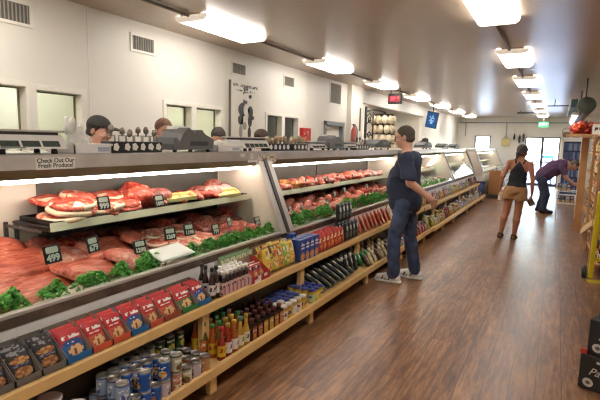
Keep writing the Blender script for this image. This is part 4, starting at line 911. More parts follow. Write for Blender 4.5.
def P_can(s, n=4):
    def p(u, v):
        w = (u*2) % 1
        if marks(w, v, .2, .8, .62, .82, s, .65, 7): return 1
        if inell(w, v, .5, .32, .28, .22): return 2 if hsh(int(w*12), int(v*9), s) > .4 else 3
        return 4 if v > .92 or v < .06 else 0
    return p
CANS = {}
def can(kind):
    if kind not in CANS:
        base, pic, pic2, band = {'blue': ((34, 84, 160), (214, 190, 120), (200, 90, 60), (60, 120, 190)), 'paleblue': ((150, 170, 200), (60, 90, 150), (214, 214, 220), (60, 90, 140)), 'green': ((30, 70, 46), (216, 176, 60), (90, 140, 60), (24, 60, 40)),
            'pea': ((196, 190, 160), (90, 130, 60), (120, 60, 50), (60, 80, 50)), 'salmon': ((206, 150, 118), (226, 206, 170), (150, 80, 56), (190, 120, 90)), 'purple': ((196, 180, 190), (90, 70, 130), (222, 190, 80), (150, 140, 130)), 'tan': ((186, 140, 90), (150, 60, 60), (226, 200, 150), (150, 110, 80))}[kind]
        CANS[kind] = can_proto('', .11, .0335, [rgb(*base), rgb(236, 232, 226), rgb(*pic), rgb(*pic2), rgb(*band)], P_can(len(CANS)+1), '')
        CANS[kind].location = (0, 0, -5); CANS[kind]['proto'] = 1
    return CANS[kind]
PROTOS = []
def place(proto, loc, rz, label, group):
    if proto not in PROTOS: PROTOS.append(proto)
    return dup(proto, loc, (0, 0, rz), label, group)
ZL, ZU = .1655, .4955+.0195
ROWN = ['front', 'second', 'third', 'back']
ZS = .166
adj = {'blue': 'blue-labelled', 'paleblue': 'pale blue', 'green': 'dark green', 'pea': 'pea green and cream', 'salmon': 'salmon-pink', 'purple': 'purple and cream', 'tan': 'tan'}
for i in range(5):           # blue stack near the camera, two high
    for r in range(4):
        for lv in range(2):
            if lv == 1 and (r == 0 and i in (1, 3) or r == 3 and i < 2): continue
            kd_ = 'paleblue' if (i == 0) else ('green' if r == 3 else ('blue' if (i+r+lv) % 4 else 'purple'))
            place(can(kd_), (-1.80-.072*r, 1.47+.07*i+.01*(r % 2), ZS+.1105*lv), hsh(i, r, lv)*6, '%s can, %s level, %s row, %s column of the near blue stack' % (adj[kd_], ['lower', 'upper'][lv], ROWN[r], ORD[i]), 'cans in the blue stack')
for i in range(4):           # mixed cans beside the first visible post
    for r in range(4):
        for lv in range(2):
            if lv == 1 and not (r == 3 or (i == 0 and r < 2)): continue
            kd_ = ['salmon', 'pea', 'purple', 'tan'][(i+2*lv) % 4] if r == 0 else ('green' if r == 3 else ['pea', 'green', 'tan', 'salmon'][(i+r) % 4])
            if lv == 1 and i == 0: kd_ = 'pea'
            place(can(kd_), (-1.80-.072*r, 1.84+.083*i, ZS+.1105*lv), hsh(i, r, lv+5)*6, '%s mixed can, %s level, %s row, %s from the pine post' % (adj[kd_], ['lower', 'upper'][lv], ROWN[r], ORD[3-i]), 'mixed cans by the post')
# deli cups at the near end
for k, (x, y, h, c) in enumerate([(-2.0, 1.22, .205, (206, 196, 214)), (-1.93, 1.30, .15, (232, 228, 226)), (-1.86, 1.38, .12, (190, 186, 184)), (-1.99, 1.10, .16, (222, 218, 214))]):
    t = thing('deli_tub', ['tall lilac-lidded plastic tub', 'white plastic tub beside the lilac-lidded one', 'low grey-lidded tub against the blue cans', 'white tub at the near frame edge'][k]+' on the lower pine shelf', 'tub', (x, y, ZS), group='plastic tubs')
    MB().lathe([(.04, 0), (.052, h-.01)], 20).build('cup', mat('tub_clear', (206, 204, 204), .35), t); MB().lathe([(.055, h-.012), (.055, h-.002), (.05, h), (.046, h-.003), (.001, h-.003)], 20).build('lid', rgb(*c, rough=.3), t)
# hot sauce bottles
M_amb = [mat('sauce_red', (150, 44, 26), .15, coat=.5), mat('sauce_amber', (170, 84, 30), .15, coat=.5), mat('sauce_yellow', (190, 150, 60), .15, coat=.5), mat('sauce_green', (92, 104, 44), .15, coat=.5), mat('sauce_dark', (44, 22, 18), .15, coat=.5)]
M_cap = {'red': rgb(196, 40, 44), 'green': rgb(50, 130, 70), 'yellow': rgb(206, 176, 60), 'olive': rgb(166, 150, 60), 'teal': rgb(70, 140, 120), 'brown': rgb(140, 100, 70), 'white': rgb(232, 228, 222), 'black': rgb(28, 26, 28), 'blue': rgb(40, 70, 160)}
labs = [[rgb(214, 170, 40), rgb(160, 40, 30)], [rgb(226, 222, 216), rgb(120, 40, 60)], [rgb(228, 214, 180), rgb(60, 110, 70)], [rgb(214, 120, 50), rgb(240, 230, 210)]]
HS = [bottle('sauce_bottle', '', .225, .029, M_amb[a], M_cap[c], labs[l], '') for a, c, l in ((0, 'red', 0), (0, 'olive', 1), (1, 'yellow', 1), (2, 'teal', 2), (2, 'olive', 2), (1, 'green', 0), (3, 'green', 3), (1, 'brown', 0))]
hsn = ['red-capped', 'olive-capped red', 'yellow-capped', 'teal-capped', 'olive-capped yellow', 'green-capped amber', 'green-capped', 'brown-capped']
lay = [[0, 1, 2, 3, 4, 6], [5, 6, 1, 2, 5, 3], [6, 7, 5, 6, 7, 5], [7, 5, 7, 6, 5, 7]]
for r in range(4):
    for i in range(5):
        p = lay[r][i]; place(HS[p], (-1.815-.075*r, 2.27+.068*i, ZS), hsh(i, r, 9)*6, '%s hot sauce bottle, %s row, %s from the pine post on the lower shelf' % (hsn[p], ROWN[r], ORD[i]), 'hot sauce bottles')
# square dark sauce bottles
def square_bottle(label, body, cap, lab, grp, h=.165, w=.06):
    t = thing('sauce_bottle', label, 'bottle', group=grp); MB().box((-w/2, -w/2, 0), (w/2, w/2, h*.74), b=.006).lathe([(w*.42, h*.74), (w*.25, h*.84), (w*.25, h*.88)], 10).build('body', body, t)
    MB().lathe([(w*.31, h*.86), (w*.31, h*.99), (.001, h)], 10).build('cap', cap, t)
    q = MB(); q.grid(lambda u, v: ((u-.5)*w*.9, -w/2-.0012, h*(.1+.55*v)), 8, 10, lambda u, v: 1 if marks(u, v, .12, .88, .6, .85, 3, .6, 5) else (2 if inell(u, v, .5, .32, .3, .2) else 0)); q.build('label', lab, t); return t
SQ = [square_bottle('', M_amb[4], rgb(92, 42, 36), [rgb(*c), rgb(236, 226, 206), rgb(196, 140, 60)], '') for c in ((150, 66, 40), (206, 160, 50), (176, 96, 40), (120, 40, 34))]
for r in range(4):
    for i in range(6):
        p = (i//2+(r > 1)) % 4; place(SQ[p], (-1.815-.075*r, 2.61+.074*i, ZS), FX, 'dark square sauce bottle with a %s label, %s row, %s past the hot sauces' % (['rust', 'yellow', 'amber', 'maroon'][p], ROWN[r], ORD[i]), 'dark square sauce bottles')
JR = [bottle('jar', '', .125, .034, mat('jar_amber', (196, 160, 70), .2, coat=.4), M_cap[c], l, '', neck=.72, nr=.82, caph=.14, labz=(.1, .68), capr=.92) for c, l in (('white', labs[1]), ('blue', [rgb(226, 206, 96), rgb(40, 60, 140)]), ('blue', [rgb(180, 196, 140), rgb(40, 60, 140)]), ('white', [rgb(214, 176, 60), rgb(60, 50, 120)]))]
jn = ['white-lidded jar with a pale label', 'blue-lidded jar with a yellow label', 'blue-lidded jar with a green label', 'white-lidded jar with a gold label']
for r in range(4):
    for i in range(5):
        p = [[0, 3, 0, 0, 3], [0, 0, 1, 1, 1], [1, 1, 1, 2, 2], [2, 2, 1, 1, 2]][r][i]
        place(JR[p], (-1.815-.075*r, 3.055+.078*i, ZS), hsh(i, r, 3)*6, '%s, %s row, %s before the second visible post' % (jn[p], ROWN[r], ORD[4-i]), 'jars before the second post')
for r in range(4):
    for i in range(3):
        p = 1 if (r+i) % 3 else 2; place(JR[p], (-1.815-.075*r, 3.545+.078*i, ZS), hsh(i, r, 4)*6, '%s, %s row, %s past the second visible post' % (jn[p], ROWN[r], ORD[i]), 'jars past the second post')
# ---- bags
def P_bag(s, band=(.55, .8)):
    def p(u, v):
        if v > .93 or v < .05: return 1
        if marks(u, v, .15, .85, band[0], band[1], s, .6, 6): return 2
        if inell(u, v, .5, .3, .34, .17): return 3 if hsh(int(u*8), int(v*12), s) > .4 else 4
        return 0 if v < .52 or hsh(int(u*5), int(v*7), s) > .2 else 1
    return p
def bag(cols, s, w=.11, h=.2, t=.05): return pouch_mesh('bag', w, h, t, P_bag(s), [rgb(*c, rough=.35) for c in cols], 14, 20)
def put_bag(me, loc, rot, label, grp, name='snack_bag'): return tag(link(name, me, None, loc, rot), label, 'bag', grp)
# two tall dark bottles, then the capped bottles in shrink packs
TB = bottle('sauce_bottle', '', .215, .026, M_amb[4], M_cap['black'], [rgb(214, 206, 200), rgb(60, 40, 60)], ''); WB = bottle('sauce_bottle', '', .165, .021, M_amb[4], M_cap['white'], [rgb(226, 190, 184), rgb(70, 50, 80)], '', neck=.55, nr=.62, caph=.17, labz=(.05, .5))
for k, (x, y) in enumerate(((-2.06, 2.40), (-1.99, 2.385), (-2.12, 2.43), (-2.0, 2.44))): place(TB, (x, y, ZU), k, 'tall dark bottle with a black cap, %s beside the last blue tray' % ORD[k], 'tall black-capped bottles')
for r in range(3):
    for i in range(7): place(WB, (-1.975-.05*r, 2.485+.045*i, ZU+.004), hsh(i, r, 2)*6, 'dark little bottle with a white cap, %s row, %s past the tall dark bottles' % (ROWN[r], ORD[i]), 'white-capped bottles on the upper shelf')
t = thing('shrink_tray', 'pinkish card tray holding the white-capped bottles on the upper shelf', 'tray', (-2.025, 2.62, ZU), (0, 0, FX))
q = MB(); q.grid(lambda u, v: ((u-.5)*.33, -.078, .004+v*.055), 28, 4, lambda u, v: 1 if (int(u*28) % 4 == 1) else 0); q.build('front_lip', [rgb(214, 166, 160), rgb(90, 60, 96)], t)
MB().box((-.165, -.077, 0), (.165, .078, .004)).build('base', rgb(200, 170, 160), t)
# open carton with white side, holding packets
t = thing('display_carton', 'white-sided open carton with red front, between capped bottles and yellow bags', 'display tray', (-2.03, 2.90, ZU), (0, 0, FX))
MB().prism([(-.13, -.10, 0), (-.13, -.10, .05), (-.13, .05, .15), (-.13, .10, .15), (-.13, .10, 0)], (.003, 0, 0)).build('side_panel', rgb(214, 210, 214), t)
MB().prism([(.13, -.10, 0), (.13, -.10, .05), (.13, .05, .15), (.13, .10, .15), (.13, .10, 0)], (-.003, 0, 0)).build('side_panel', rgb(180, 60, 56), t)
q = MB(); q.grid(lambda u, v: ((u-.5)*.26, -.1005, v*.05), 12, 4, lambda u, v: 1 if hsh(int(u*6), int(v*2), 3) > .6 else 0); q.build('front_lip', [rgb(176, 44, 44), rgb(232, 226, 220)], t); MB().box((-.13, -.1, 0), (.13, .1, .003)).box((-.13, .097, 0), (.13, .1, .15)).build('base', rgb(170, 150, 130), t)
pk = bag([(186, 60, 54), (232, 224, 214), (40, 36, 60), (226, 190, 130), (120, 60, 50)], 4, .075, .12, .02)
for k in range(6): put_bag(pk, (-1.97-.05*(k//3), 2.82+.08*(k % 3), ZU+.006), (-.5, 0, FX), 'red and white packet in the white-sided carton, %s row, %s' % (ROWN[k//3], ORD[k % 3]), 'packets in the carton')
GB = bag([(130, 160, 110), (96, 130, 96), (226, 222, 190), (176, 190, 120), (80, 110, 60)], 6, .1, .15, .04)
for k in range(5): put_bag(GB, (-2.165, 2.74+.075*k, ZU+.045), (-.15, 0, FX), 'sage green packet at the back of the shelf above the carton, %s along' % ORD[k], 'sage green packets')
YB_ = [((224, 186, 70), (120, 84, 50), (240, 230, 200), (236, 206, 110), (200, 90, 60)), ((206, 190, 80), (96, 66, 44), (220, 90, 90), (236, 210, 150), (170, 110, 60)), ((222, 150, 60), (130, 90, 54), (240, 226, 190), (226, 196, 120), (150, 90, 50)), ((150, 180, 70), (206, 180, 90), (240, 236, 210), (232, 214, 150), (180, 150, 80))]
YM = [bag(c, 10+k, .105, .215, .06) for k, c in enumerate(YB_)]
for r in range(2):
    for k in range(5): put_bag(YM[(k+r) % 4], (-1.985-.085*r, 3.09+.096*k, ZU+.004), (-.22, 0, FX+.1*(-1)**k), '%s noodle bag, %s row, %s past the white-sided carton' % (['yellow', 'yellow and pink', 'orange', 'green and yellow'][(k+r) % 4], ROWN[r], ORD[k]), 'yellow noodle bags')
def carton(name, cols, s, w, h, d):
    m = MB(); m.grid(lambda u, v: ((u-.5)*w, -d/2, v*h), 12, 14, lambda u, v: 1 if (marks(u, v, .15, .85, .72, .84, s, .7, 4) or marks(u, v, .15, .85, .54, .66, s+1, .7, 4)) else (2 if v < .42 and inell(u, v, .5, .2, .4, .2) else 0), smooth=False)
    m.box((-w/2, -d/2+.0005, 0), (w/2, d/2, h), 3, b=.002); return m.mesh(name, [rgb(*c) for c in cols])
BX = carton('carton', [(34, 72, 150), (236, 234, 230), (206, 150, 96), (30, 62, 136)], 2, .085, .20, .055)
for r in range(2):
    for k in range(4): tag(link('carton', BX, None, (-1.965-.062*r, 3.585+.092*k, ZU), (0, 0, FX)), 'tall blue carton with white lettering, %s row, %s past the yellow bags' % (ROWN[r], ORD[k]), 'box', 'blue cartons')
tag(link('carton', BX, None, (-2.1, 3.66, ZU+.03), (0, PI/2*0, FX)), 'blue carton standing on its fellows at the back, against the case', 'box', 'blue cartons')
RB = [bag(c, 20+k, .09, .17, .045) for k, c in enumerate([((196, 44, 44), (170, 36, 36), (240, 226, 200), (226, 150, 70), (150, 40, 30)), ((206, 70, 48), (190, 50, 40), (240, 214, 130), (232, 180, 90), (170, 60, 40))])]
for r in range(3):
    for k in range(7): put_bag(RB[(k+r) % 2], (-1.965-.06*r, 3.985+.088*k, ZU+.003), (-.12, 0, FX), '%s packet, %s row, %s past the blue cartons' % (['red', 'red and orange'][(k+r) % 2], ROWN[r], ORD[k]), 'red packets')
KB = bag([(30, 34, 36), (24, 26, 28), (206, 206, 196), (96, 104, 96), (60, 70, 66)], 31, .095, .2, .05)
for r in range(3):
    for k in range(4): put_bag(KB, (-1.97-.09*min(r, 1), 4.64+.098*k, ZU+.003+.2*(r == 2)), (-.08, 0, FX), 'black coffee bag with a pale label, %s, %s past the red packets' % (['front row', 'back row', 'topmost row'][r], ORD[k]), 'black coffee bags')
OB = [bag(c, 40+k, .125, .185, .04) for k, c in enumerate([((206, 100, 56), (190, 60, 44), (236, 214, 170), (222, 180, 110), (150, 80, 40)), ((186, 66, 48), (206, 110, 70), (240, 220, 180), (210, 160, 80), (140, 60, 40))])]
for r in range(2):
    for k in range(9): put_bag(OB[(k+r) % 2], (-1.975-.07*r, 5.10+.138*k, ZU+.003), (-.38, 0, FX+.45), '%s spice pouch leaning in line, %s row, %s past the black bags' % (['orange', 'brick red'][(k+r) % 2], ROWN[r], ORD[k]), 'orange spice pouches')
put_bag(bag([(226, 220, 214), (214, 206, 200), (190, 60, 60), (232, 226, 220), (220, 214, 206)], 44, .13, .2, .05), (-2.02, 6.42, ZU+.003), (-.3, 0, FX+.3), 'white pouch at the far end of the orange pouches', 'orange spice pouches')
# lower shelf: long black bags, green and cream packs
LBm = [bag(c, 50+k, .105, .30, .05) for k, c in enumerate([((38, 46, 46), (26, 30, 32), (206, 196, 150), (196, 180, 110), (70, 84, 80)), ((30, 36, 40), (60, 72, 66), (220, 214, 190), (150, 140, 96), (50, 60, 60))])]
for r in range(2):
    for k in range(7): put_bag(LBm[(k+r) % 2], (-1.83-.13*r, 3.86+.115*k, ZS+.03+.05*r), (-.95, 0, FX+.55), '%s slumped on the lower shelf, %s row, %s past the jars' % (['long cream-labelled black bag', 'long green-banded dark bag'][(k+r) % 2], ROWN[r], ORD[k]), 'long black bags')
for k in range(6): put_bag(KB, (-1.87-.1*(k % 2), 4.50+.06*k, ZS+.004+.012*(k % 2)), (-.25, 0, FX+.2*(-1)**k), 'crumpled black bag before the third post on the lower shelf, %s along' % ORD[k], 'crumpled black bags')
GM = [bag(c, 60+k, .1, .15, .05) for k, c in enumerate([((40, 140, 70), (30, 110, 60), (236, 232, 214), (220, 200, 130), (120, 150, 70)), ((226, 206, 160), (200, 176, 130), (150, 60, 50), (232, 216, 180), (176, 130, 80)), ((90, 60, 50), (66, 46, 40), (226, 206, 170), (190, 150, 90), (120, 80, 50))])]
for r in range(4):
    for k in range(9):
        p = 0 if (r in (1, 2) and k < 3) else (1 if (k+r) % 3 else 2)
        put_bag(GM[p], (-1.81-.09*r, 4.98+.125*k, ZS+.004), (-.5, 0, FX+.3), '%s packet on the lower shelf beyond the third post, %s row, %s along' % (['green', 'cream', 'brown'][p], ROWN[r], ORD[k]), 'packets beyond the third post')
# ---- the long run beyond the man: mixed bags on both tiers
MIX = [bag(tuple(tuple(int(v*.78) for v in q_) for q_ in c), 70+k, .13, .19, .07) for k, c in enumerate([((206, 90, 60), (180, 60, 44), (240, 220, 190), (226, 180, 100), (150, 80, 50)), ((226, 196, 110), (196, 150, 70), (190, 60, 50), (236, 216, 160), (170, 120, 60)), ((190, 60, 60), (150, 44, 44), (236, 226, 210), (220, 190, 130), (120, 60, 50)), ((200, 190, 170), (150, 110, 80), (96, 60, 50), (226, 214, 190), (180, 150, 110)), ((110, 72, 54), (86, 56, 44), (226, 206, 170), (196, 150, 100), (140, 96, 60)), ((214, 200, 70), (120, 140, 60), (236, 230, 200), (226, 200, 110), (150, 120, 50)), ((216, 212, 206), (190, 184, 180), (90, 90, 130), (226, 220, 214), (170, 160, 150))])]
mn = ['orange', 'golden', 'red', 'oatmeal', 'brown', 'lime yellow', 'white']
BAYC = {}
FP = [5.9, 6.2, 7.45, 8.73, 9.79, 11.4, 12.9, 14.2]; FPN = ['the orange pouches', 'the post by the man in navy', 'the post behind the man in navy', 'the first post past the man', 'the second post past the man', 'the third post past the man', 'the fourth post past the man', 'the last post']
def bay(y, tier, r):
    b = max(i for i, q in enumerate(FP) if q <= y); BAYC[b, tier, r] = BAYC.get((b, tier, r), -1)+1
    return '%s beyond %s' % (ORD[BAYC[b, tier, r]], FPN[b])
seqU = [0, 0, 2, 1, 1, 0, 1, 3, 5, 1, 6, 6, 3, 4, 2, 4]; seqL = [2, 2, 2, 5, 5, 1, 4, 5, 1, 6, 3, 6, 3, 3, 6, 4]
for tier in range(2):
    for k in range(48):
        y = (6.55 if tier == 0 else 6.25)+.163*k
        if y > 14.2 or any(abs(y-q) < .06 for q in (7.905,)): continue
        p = (seqU if tier == 0 else seqL)[int(k/3) % 16]
        if hsh(k, tier, 1) > .7: p = int(hsh(k, tier, 2)*7)
        for r in range(2):
            if r and k % 2 and tier == 0: continue
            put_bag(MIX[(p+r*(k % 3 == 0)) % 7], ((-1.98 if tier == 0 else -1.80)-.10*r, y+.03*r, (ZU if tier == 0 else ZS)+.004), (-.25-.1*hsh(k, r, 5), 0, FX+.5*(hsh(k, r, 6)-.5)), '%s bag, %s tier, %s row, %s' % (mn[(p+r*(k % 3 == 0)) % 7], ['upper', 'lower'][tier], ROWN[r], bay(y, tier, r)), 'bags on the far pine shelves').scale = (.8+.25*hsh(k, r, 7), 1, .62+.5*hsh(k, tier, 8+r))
# ---------------------------------------------------------------- things standing on the case tops (top surface z 1.492)
ZT0 = 1.493
M_lcd = mat('lcd_green_grey', (74, 84, 80), .2, var=.2, scale=60)
def scale_(loc, w, label, nwin=3, h=.125):
    t = thing('counter_scale', label, 'scale', loc, (0, 0, FX), group='white counter scales'); d = .24
    MB().prism([(-w/2, -d/2, .03), (-w/2, -d/2+.045, h-.02), (-w/2, d/2, h-.02), (-w/2, d/2, .03)], (w, 0, 0)).build('body', M_lgrey, t)
    MB().box((-w/2-.01, -d/2+.03, h-.004), (w/2+.01, d/2+.02, h+.008), b=.003).build('platter', M_steel, t)
    MB().box((-w/2+.02, -d/2+.05, h-.02), (w/2-.02, d/2-.02, h-.004)).build('platter_support', M_dark, t)
    n = Vector((0, -(h-.05), .045)).normalized(); ang = math.atan2(h-.05, .045)
    for k in range(nwin):
        ww = w*.86/nwin; x0 = -w*.43+ww*k
        MB().box((x0+ww*.06, -.0015, .012), (x0+ww*.94, .001, (h-.05)*.66)).build('display_window', M_lcd, t, (0, -d/2, .03), (-(PI/2-ang), 0, 0))
    MB().box((-w*.42, -.002, .003), (-w*.1, .001, .008)).build('label_strip', M_dark, t, (0, -d/2, .03), (-(PI/2-ang), 0, 0))
    for x in (-w*.36, w*.36):
        for y in (-d*.35, d*.35): MB().lathe([(.018, 0), (.015, .03)], 10).build('foot', M_black, t, (x, y, 0))
    return t
scale_((-2.62, 1.50, ZT0), .40, 'large white counter scale with three dark displays above the produce notice')
scale_((-2.62, 3.67, ZT0), .44, 'white counter scale with five small displays before the divider post', 5)
scale_((-2.62, 5.0, ZT0), .40, 'low white scale behind the bright strip of the second case top', 4, .10)
scale_((-2.62, 6.02, ZT0), .38, 'small white scale between the grey machine and the bottle rack', 3, .10)
# white tray with plastic bag
def tub(loc, w, d, h, label):
    t = thing('plastic_tray', label, 'tray', loc, (0, 0, FX), group='white trays on the case tops')
    MB().box((-w/2, -d/2, 0), (w/2, d/2, .008), b=.003).build('base', M_white, t)
    MB().box((-w/2, -d/2, 0), (w/2, -d/2+.008, h)).box((-w/2, d/2-.008, 0), (w/2, d/2, h)).box((-w/2, -d/2, 0), (-w/2+.008, d/2, h)).box((w/2-.008, -d/2, 0), (w/2, d/2, h)).box((-w/2-.006, -d/2-.006, h-.012), (w/2+.006, -d/2, h)).build('wall', M_white, t)
    MB().box((w*.12, -d/2-.002, .012), (w*.44, -d/2, h-.02)).build('label', mat('faded_label', (176, 180, 196), .5, var=.2, scale=90), t)
tub((-2.62, 1.87, ZT0), .26, .26, .06, 'white plastic tray under the clear bag on the nearest case top')
tub((-2.62, 3.22, ZT0), .32, .26, .055, 'white plastic tray in front of the stooping butcher')
M_film = glass_mat('clear_film', (226, 228, 224), 2.2, .18)
m = MB(); m.ball((0, 0, .08), (.07, .06, .085), 0, 18, noise=.35, seed=5); m.ball((.01, -.03, .15), (.035, .03, .06), 0, 12, noise=.4, seed=8)
bagp = mat('plastic_bag', (214, 212, 204), .25, var=.15, scale=30)
tag(m.build('plastic_bag', bagp, None, (-2.62, 1.83, ZT0+.01)), 'crumpled clear plastic bag standing in the nearest white tray', 'bag')
m = MB(); m.ball((0, 0, .04), (.10, .07, .05), 0, 16, noise=.3, seed=15); m.ball((.07, .03, .03), (.07, .06, .035), 0, 12, noise=.3, seed=18)
tag(m.build('wrapping_paper', mat('crumpled_paper', (226, 220, 204), .6, bump=.5, bscale=40), None, (-2.60, 3.20, ZT0+.01), (0, 0, FX)), 'heap of crumpled white wrapping paper in the tray before the stooping butcher', 'paper')
# black tool racks
M_stain = mat('worn_steel', (140, 134, 124), .35, .7, var=.2); M_tanh = mat('tan_handle', (176, 152, 120), .6, var=.15)
def tool_rack(loc, w, label, n, tan=False, seed=0):
    q = random.Random(seed); t = thing('tool_rack', label, 'rack', loc, (0, 0, FX), group='black tool racks on the case tops')
    MB().box((-w/2, -.05, 0), (w/2, .05, .075), b=.004).build('box', M_black, t)
    for k in range(n):
        x = -w/2+(k+.5)*w/n
        s = q.uniform(.022, .03); MB().prism([(x-s, -.0515, .03-.01*q.random()), (x+s*.4, -.0515, .014), (x+s, -.0515, .04), (x+s*.2, -.0515, .066), (x-s*.8, -.0515, .058)], (0, .0015, 0)).build('sticker', M_tagw, t)
        o = MB(); hh = q.uniform(.13, .165)
        if tan: o.ball((x, 0, hh-.03), (.03, .026, .035), 1, 10, noise=.25, seed=k).tube([(x, 0, .06), (x, 0, hh-.03)], .012, 6, 0)
        else:
            o.tube([(x-.028, 0, .06), (x-.03, 0, .115), (x+.03, 0, .115), (x+.028, 0, .06)], .0045, 6, 0); o.ball((x, 0, hh), (.024, .012, .026), 0, 10, noise=.2, seed=k).tube([(x, 0, .11), (x, 0, hh)], .007, 6, 0)
        o.build('tool', [M_stain, M_tanh], t)
tool_rack((-2.56, 2.10, ZT0), .18, 'short black tool rack in front of the butcher in the dark cap', 2, seed=1)
tool_rack((-2.60, 2.35, ZT0), .29, 'black tool rack with white stickers and steel-headed tools, left standing in the open', 4, seed=2)
tool_rack((-2.58, 4.12, ZT0), .42, 'black rack of tan-handled tools behind the divider post', 5, True, 3)
tool_rack((-2.58, 4.57, ZT0), .34, 'black rack of tan-handled tools before the low white scale', 4, True, 4)
tool_rack((-2.60, 6.52, ZT0), .50, 'black rack of steel-headed tools before the dark flat machine', 5, seed=5)
def machine(loc, label, s=1., low=False):
    t = thing('labelling_machine', label, 'machine', loc, (0, 0, FX), group='grey machines on the case tops')
    pr = [(-.23, .06), (-.215, .02), (.22, .02), (.235, .10), (.12, .145), (.09, .175), (.03, .175), (.0, .15), (-.06, .19), (-.12, .15), (-.17, .075), (-.19, .11), (-.225, .11)]
    if low: pr = [(-.23, .02), (.23, .02), (.21, .06), (.08, .095), (-.06, .095), (-.21, .055)]
    MB().prism([(x*s, -.11, z*s) for x, z in pr], (0, .22, 0)).build('housing', mat('charcoal_plastic', (44, 43, 42), .55) if low else M_grey, t)
    MB().box((-.05*s, -.113, .05*s), (.16*s, -.11, .085*s)).build('slot_panel', M_black if low else M_dark, t)
    if not low: MB().box((-.1*s, -.06, .13*s), (.04*s, .06, .20*s), b=.01).build('paper_roll_box', M_lgrey, t, (.02, .06, 0))
    for x in (-.19*s, -.02*s, .19*s): MB().lathe([(.016, 0), (.016, .022)], 8).build('foot', M_black, t, (x, -.08, 0))
machine((-2.62, 2.80, ZT0), 'dark grey labelling machine on the nearest case top beside the tool rack')
machine((-2.62, 5.50, ZT0), 'grey labelling machine between two scales on the second case top')
machine((-2.62, 7.35, ZT0), 'dark flat machine with a black slot below the hanging cream pouches', 1.7, True)
machine((-2.58, 10.2, ZT0), 'dark flat machine on the third case top beyond the man in navy', 1.6, True)
machine((-2.58, 12.1, ZT0), 'dark flat machine on the fourth case top', 1.4, True); machine((-2.58, 13.6, ZT0), 'brown-grey flat machine at the end of the run of cases', 1.3, True)
# notices on the fascia
t = thing('notice', 'white printed notice about fresh produce on the nearest steel fascia', 'sign', (-2.4515, 1.597, 1.443), (0, 0, FX))
MB().box((-.117, -.001, -.033), (.117, .0, .033)).build('card', M_tagw, t); link('lettering', text_mesh('Check Out Our\nFresh Produce!', .034, rgb(24, 24, 26), bold=.0006), t, (0, -.0015, .002), (PI/2, 0, 0))
t = thing('notice', 'speckled tan and brown notice taped above the divider post', 'sign', (-2.4505, 3.76, 1.42), (0, 0, FX))
q = MB(); q.grid(lambda u, v: ((u-.5)*.32, -.001, (v-.5)*.085), 16, 5, lambda u, v: int(hsh(int(u*16), int(v*5), 4)*3)); q.build('card', [rgb(206, 190, 160), rgb(150, 116, 76), rgb(222, 214, 200)], t)
for k, (y, z, w, h) in enumerate(((3.36, 1.462, .07, .03), (3.50, 1.452, .055, .05), (3.52, 1.405, .16, .02))):
    tag(MB().box((-w/2, -.0012, -h/2), (w/2, 0, h/2)).build('sticker', M_tagw, None, (-2.4515, y, z), (0, 0, FX)), ['small white sticker on the steel fascia before the divider', 'squarish white sticker on the steel fascia nearest the divider', 'long white sticker low on the fascia'][k], 'sticker', 'stickers on the fascia')
# ---------------------------------------------------------------- on and before the cream wall
t = thing('poster', 'tall white poster with a black drawing of stacked farm animals', 'poster', (XW+.002, 5.44, 1.55), (0, 0, FX)); W, H = .68, .85
MB().box((-W/2, -.022, 0), (W/2, 0, H), b=.002).build('board', mat('poster_white', (226, 220, 206), .5, var=.04, scale=6), t)
MB().box((-W/2-.02, -.026, 0), (-W/2, .0, H)).build('dark_edge', mat('poster_edge', (108, 100, 90), .6), t)
q = MB(); q.grid(lambda u, v: ((u-.5)*W*.86, -.0232, H*(.915+.045*v)), 45, 3, lambda u, v: 1 if (hsh(int(u*15), 0, 5) < .8 and hsh(int(u*45), int(v*3), 6) < .6) else 0); q.grid(lambda u, v: ((u-.5)*W*.7, -.0232, H*(.845+.025*v)), 40, 2, lambda u, v: 1 if hsh(int(u*40), 1, 7) < .5 else 0); q.build('lettering', [MATS['poster_white'], rgb(84, 78, 72)], t)
def oval(cx, cz, a, b, m, d, rot=0.):
    cx, cz, a, b = cx*1.15, .02+cz*1.02, a*1.3, b*1.12
    q.prism([(cx+a*math.cos(x)*math.cos(rot)-b*math.sin(x)*math.sin(rot), -.0225, cz+a*math.cos(x)*math.sin(rot)+b*math.sin(x)*math.cos(rot)) for x in np.linspace(0, 2*PI, 17)[:-1]], (0, -.0006*d, 0), m)
q = MB()
for a in [(0.0, .66, .05, .07, 0, 1), (-.03, .73, .02, .03, 0, 2), (.03, .745, .018, .035, 0, 2), (.02, .62, .075, .05, 1, 3), (.09, .63, .03, .025, 0, 3), (-.01, .56, .04, .04, 0, 2), (-.03, .44, .11, .095, 0, 3), (.02, .44, .06, .08, 1, 4), (.10, .42, .05, .075, 0, 4), (-.1, .30, .05, .06, 0, 4), (.03, .27, .12, .09, 1, 4), (.09, .29, .04, .075, 0, 5), (.14, .34, .035, .03, 0, 5), (-.02, .22, .035, .05, 2, 6), (-.10, .14, .03, .08, 2, 6), (.08, .13, .03, .08, 0, 6)]: oval(*a)
q.build('drawing', [rgb(52, 48, 48), rgb(222, 216, 204), rgb(150, 144, 136)], t)
t = thing('wall_box', 'red box with a darker front mounted beside the far service windows', 'box', (XW+.002, 7.2, 1.48), (0, 0, FX))
MB().box((-.15, -.08, 0), (.15, 0, .35), b=.006).build('body', rgb(190, 40, 40), t); q = MB(); q.grid(lambda u, v: ((u-.5)*.22, -.0815, .05+.24*v), 8, 8, lambda u, v: int(hsh(int(u*8), int(v*8), 9)*2.2)); q.build('front_picture', [rgb(150, 30, 34), rgb(206, 90, 70), rgb(226, 180, 150)], t)
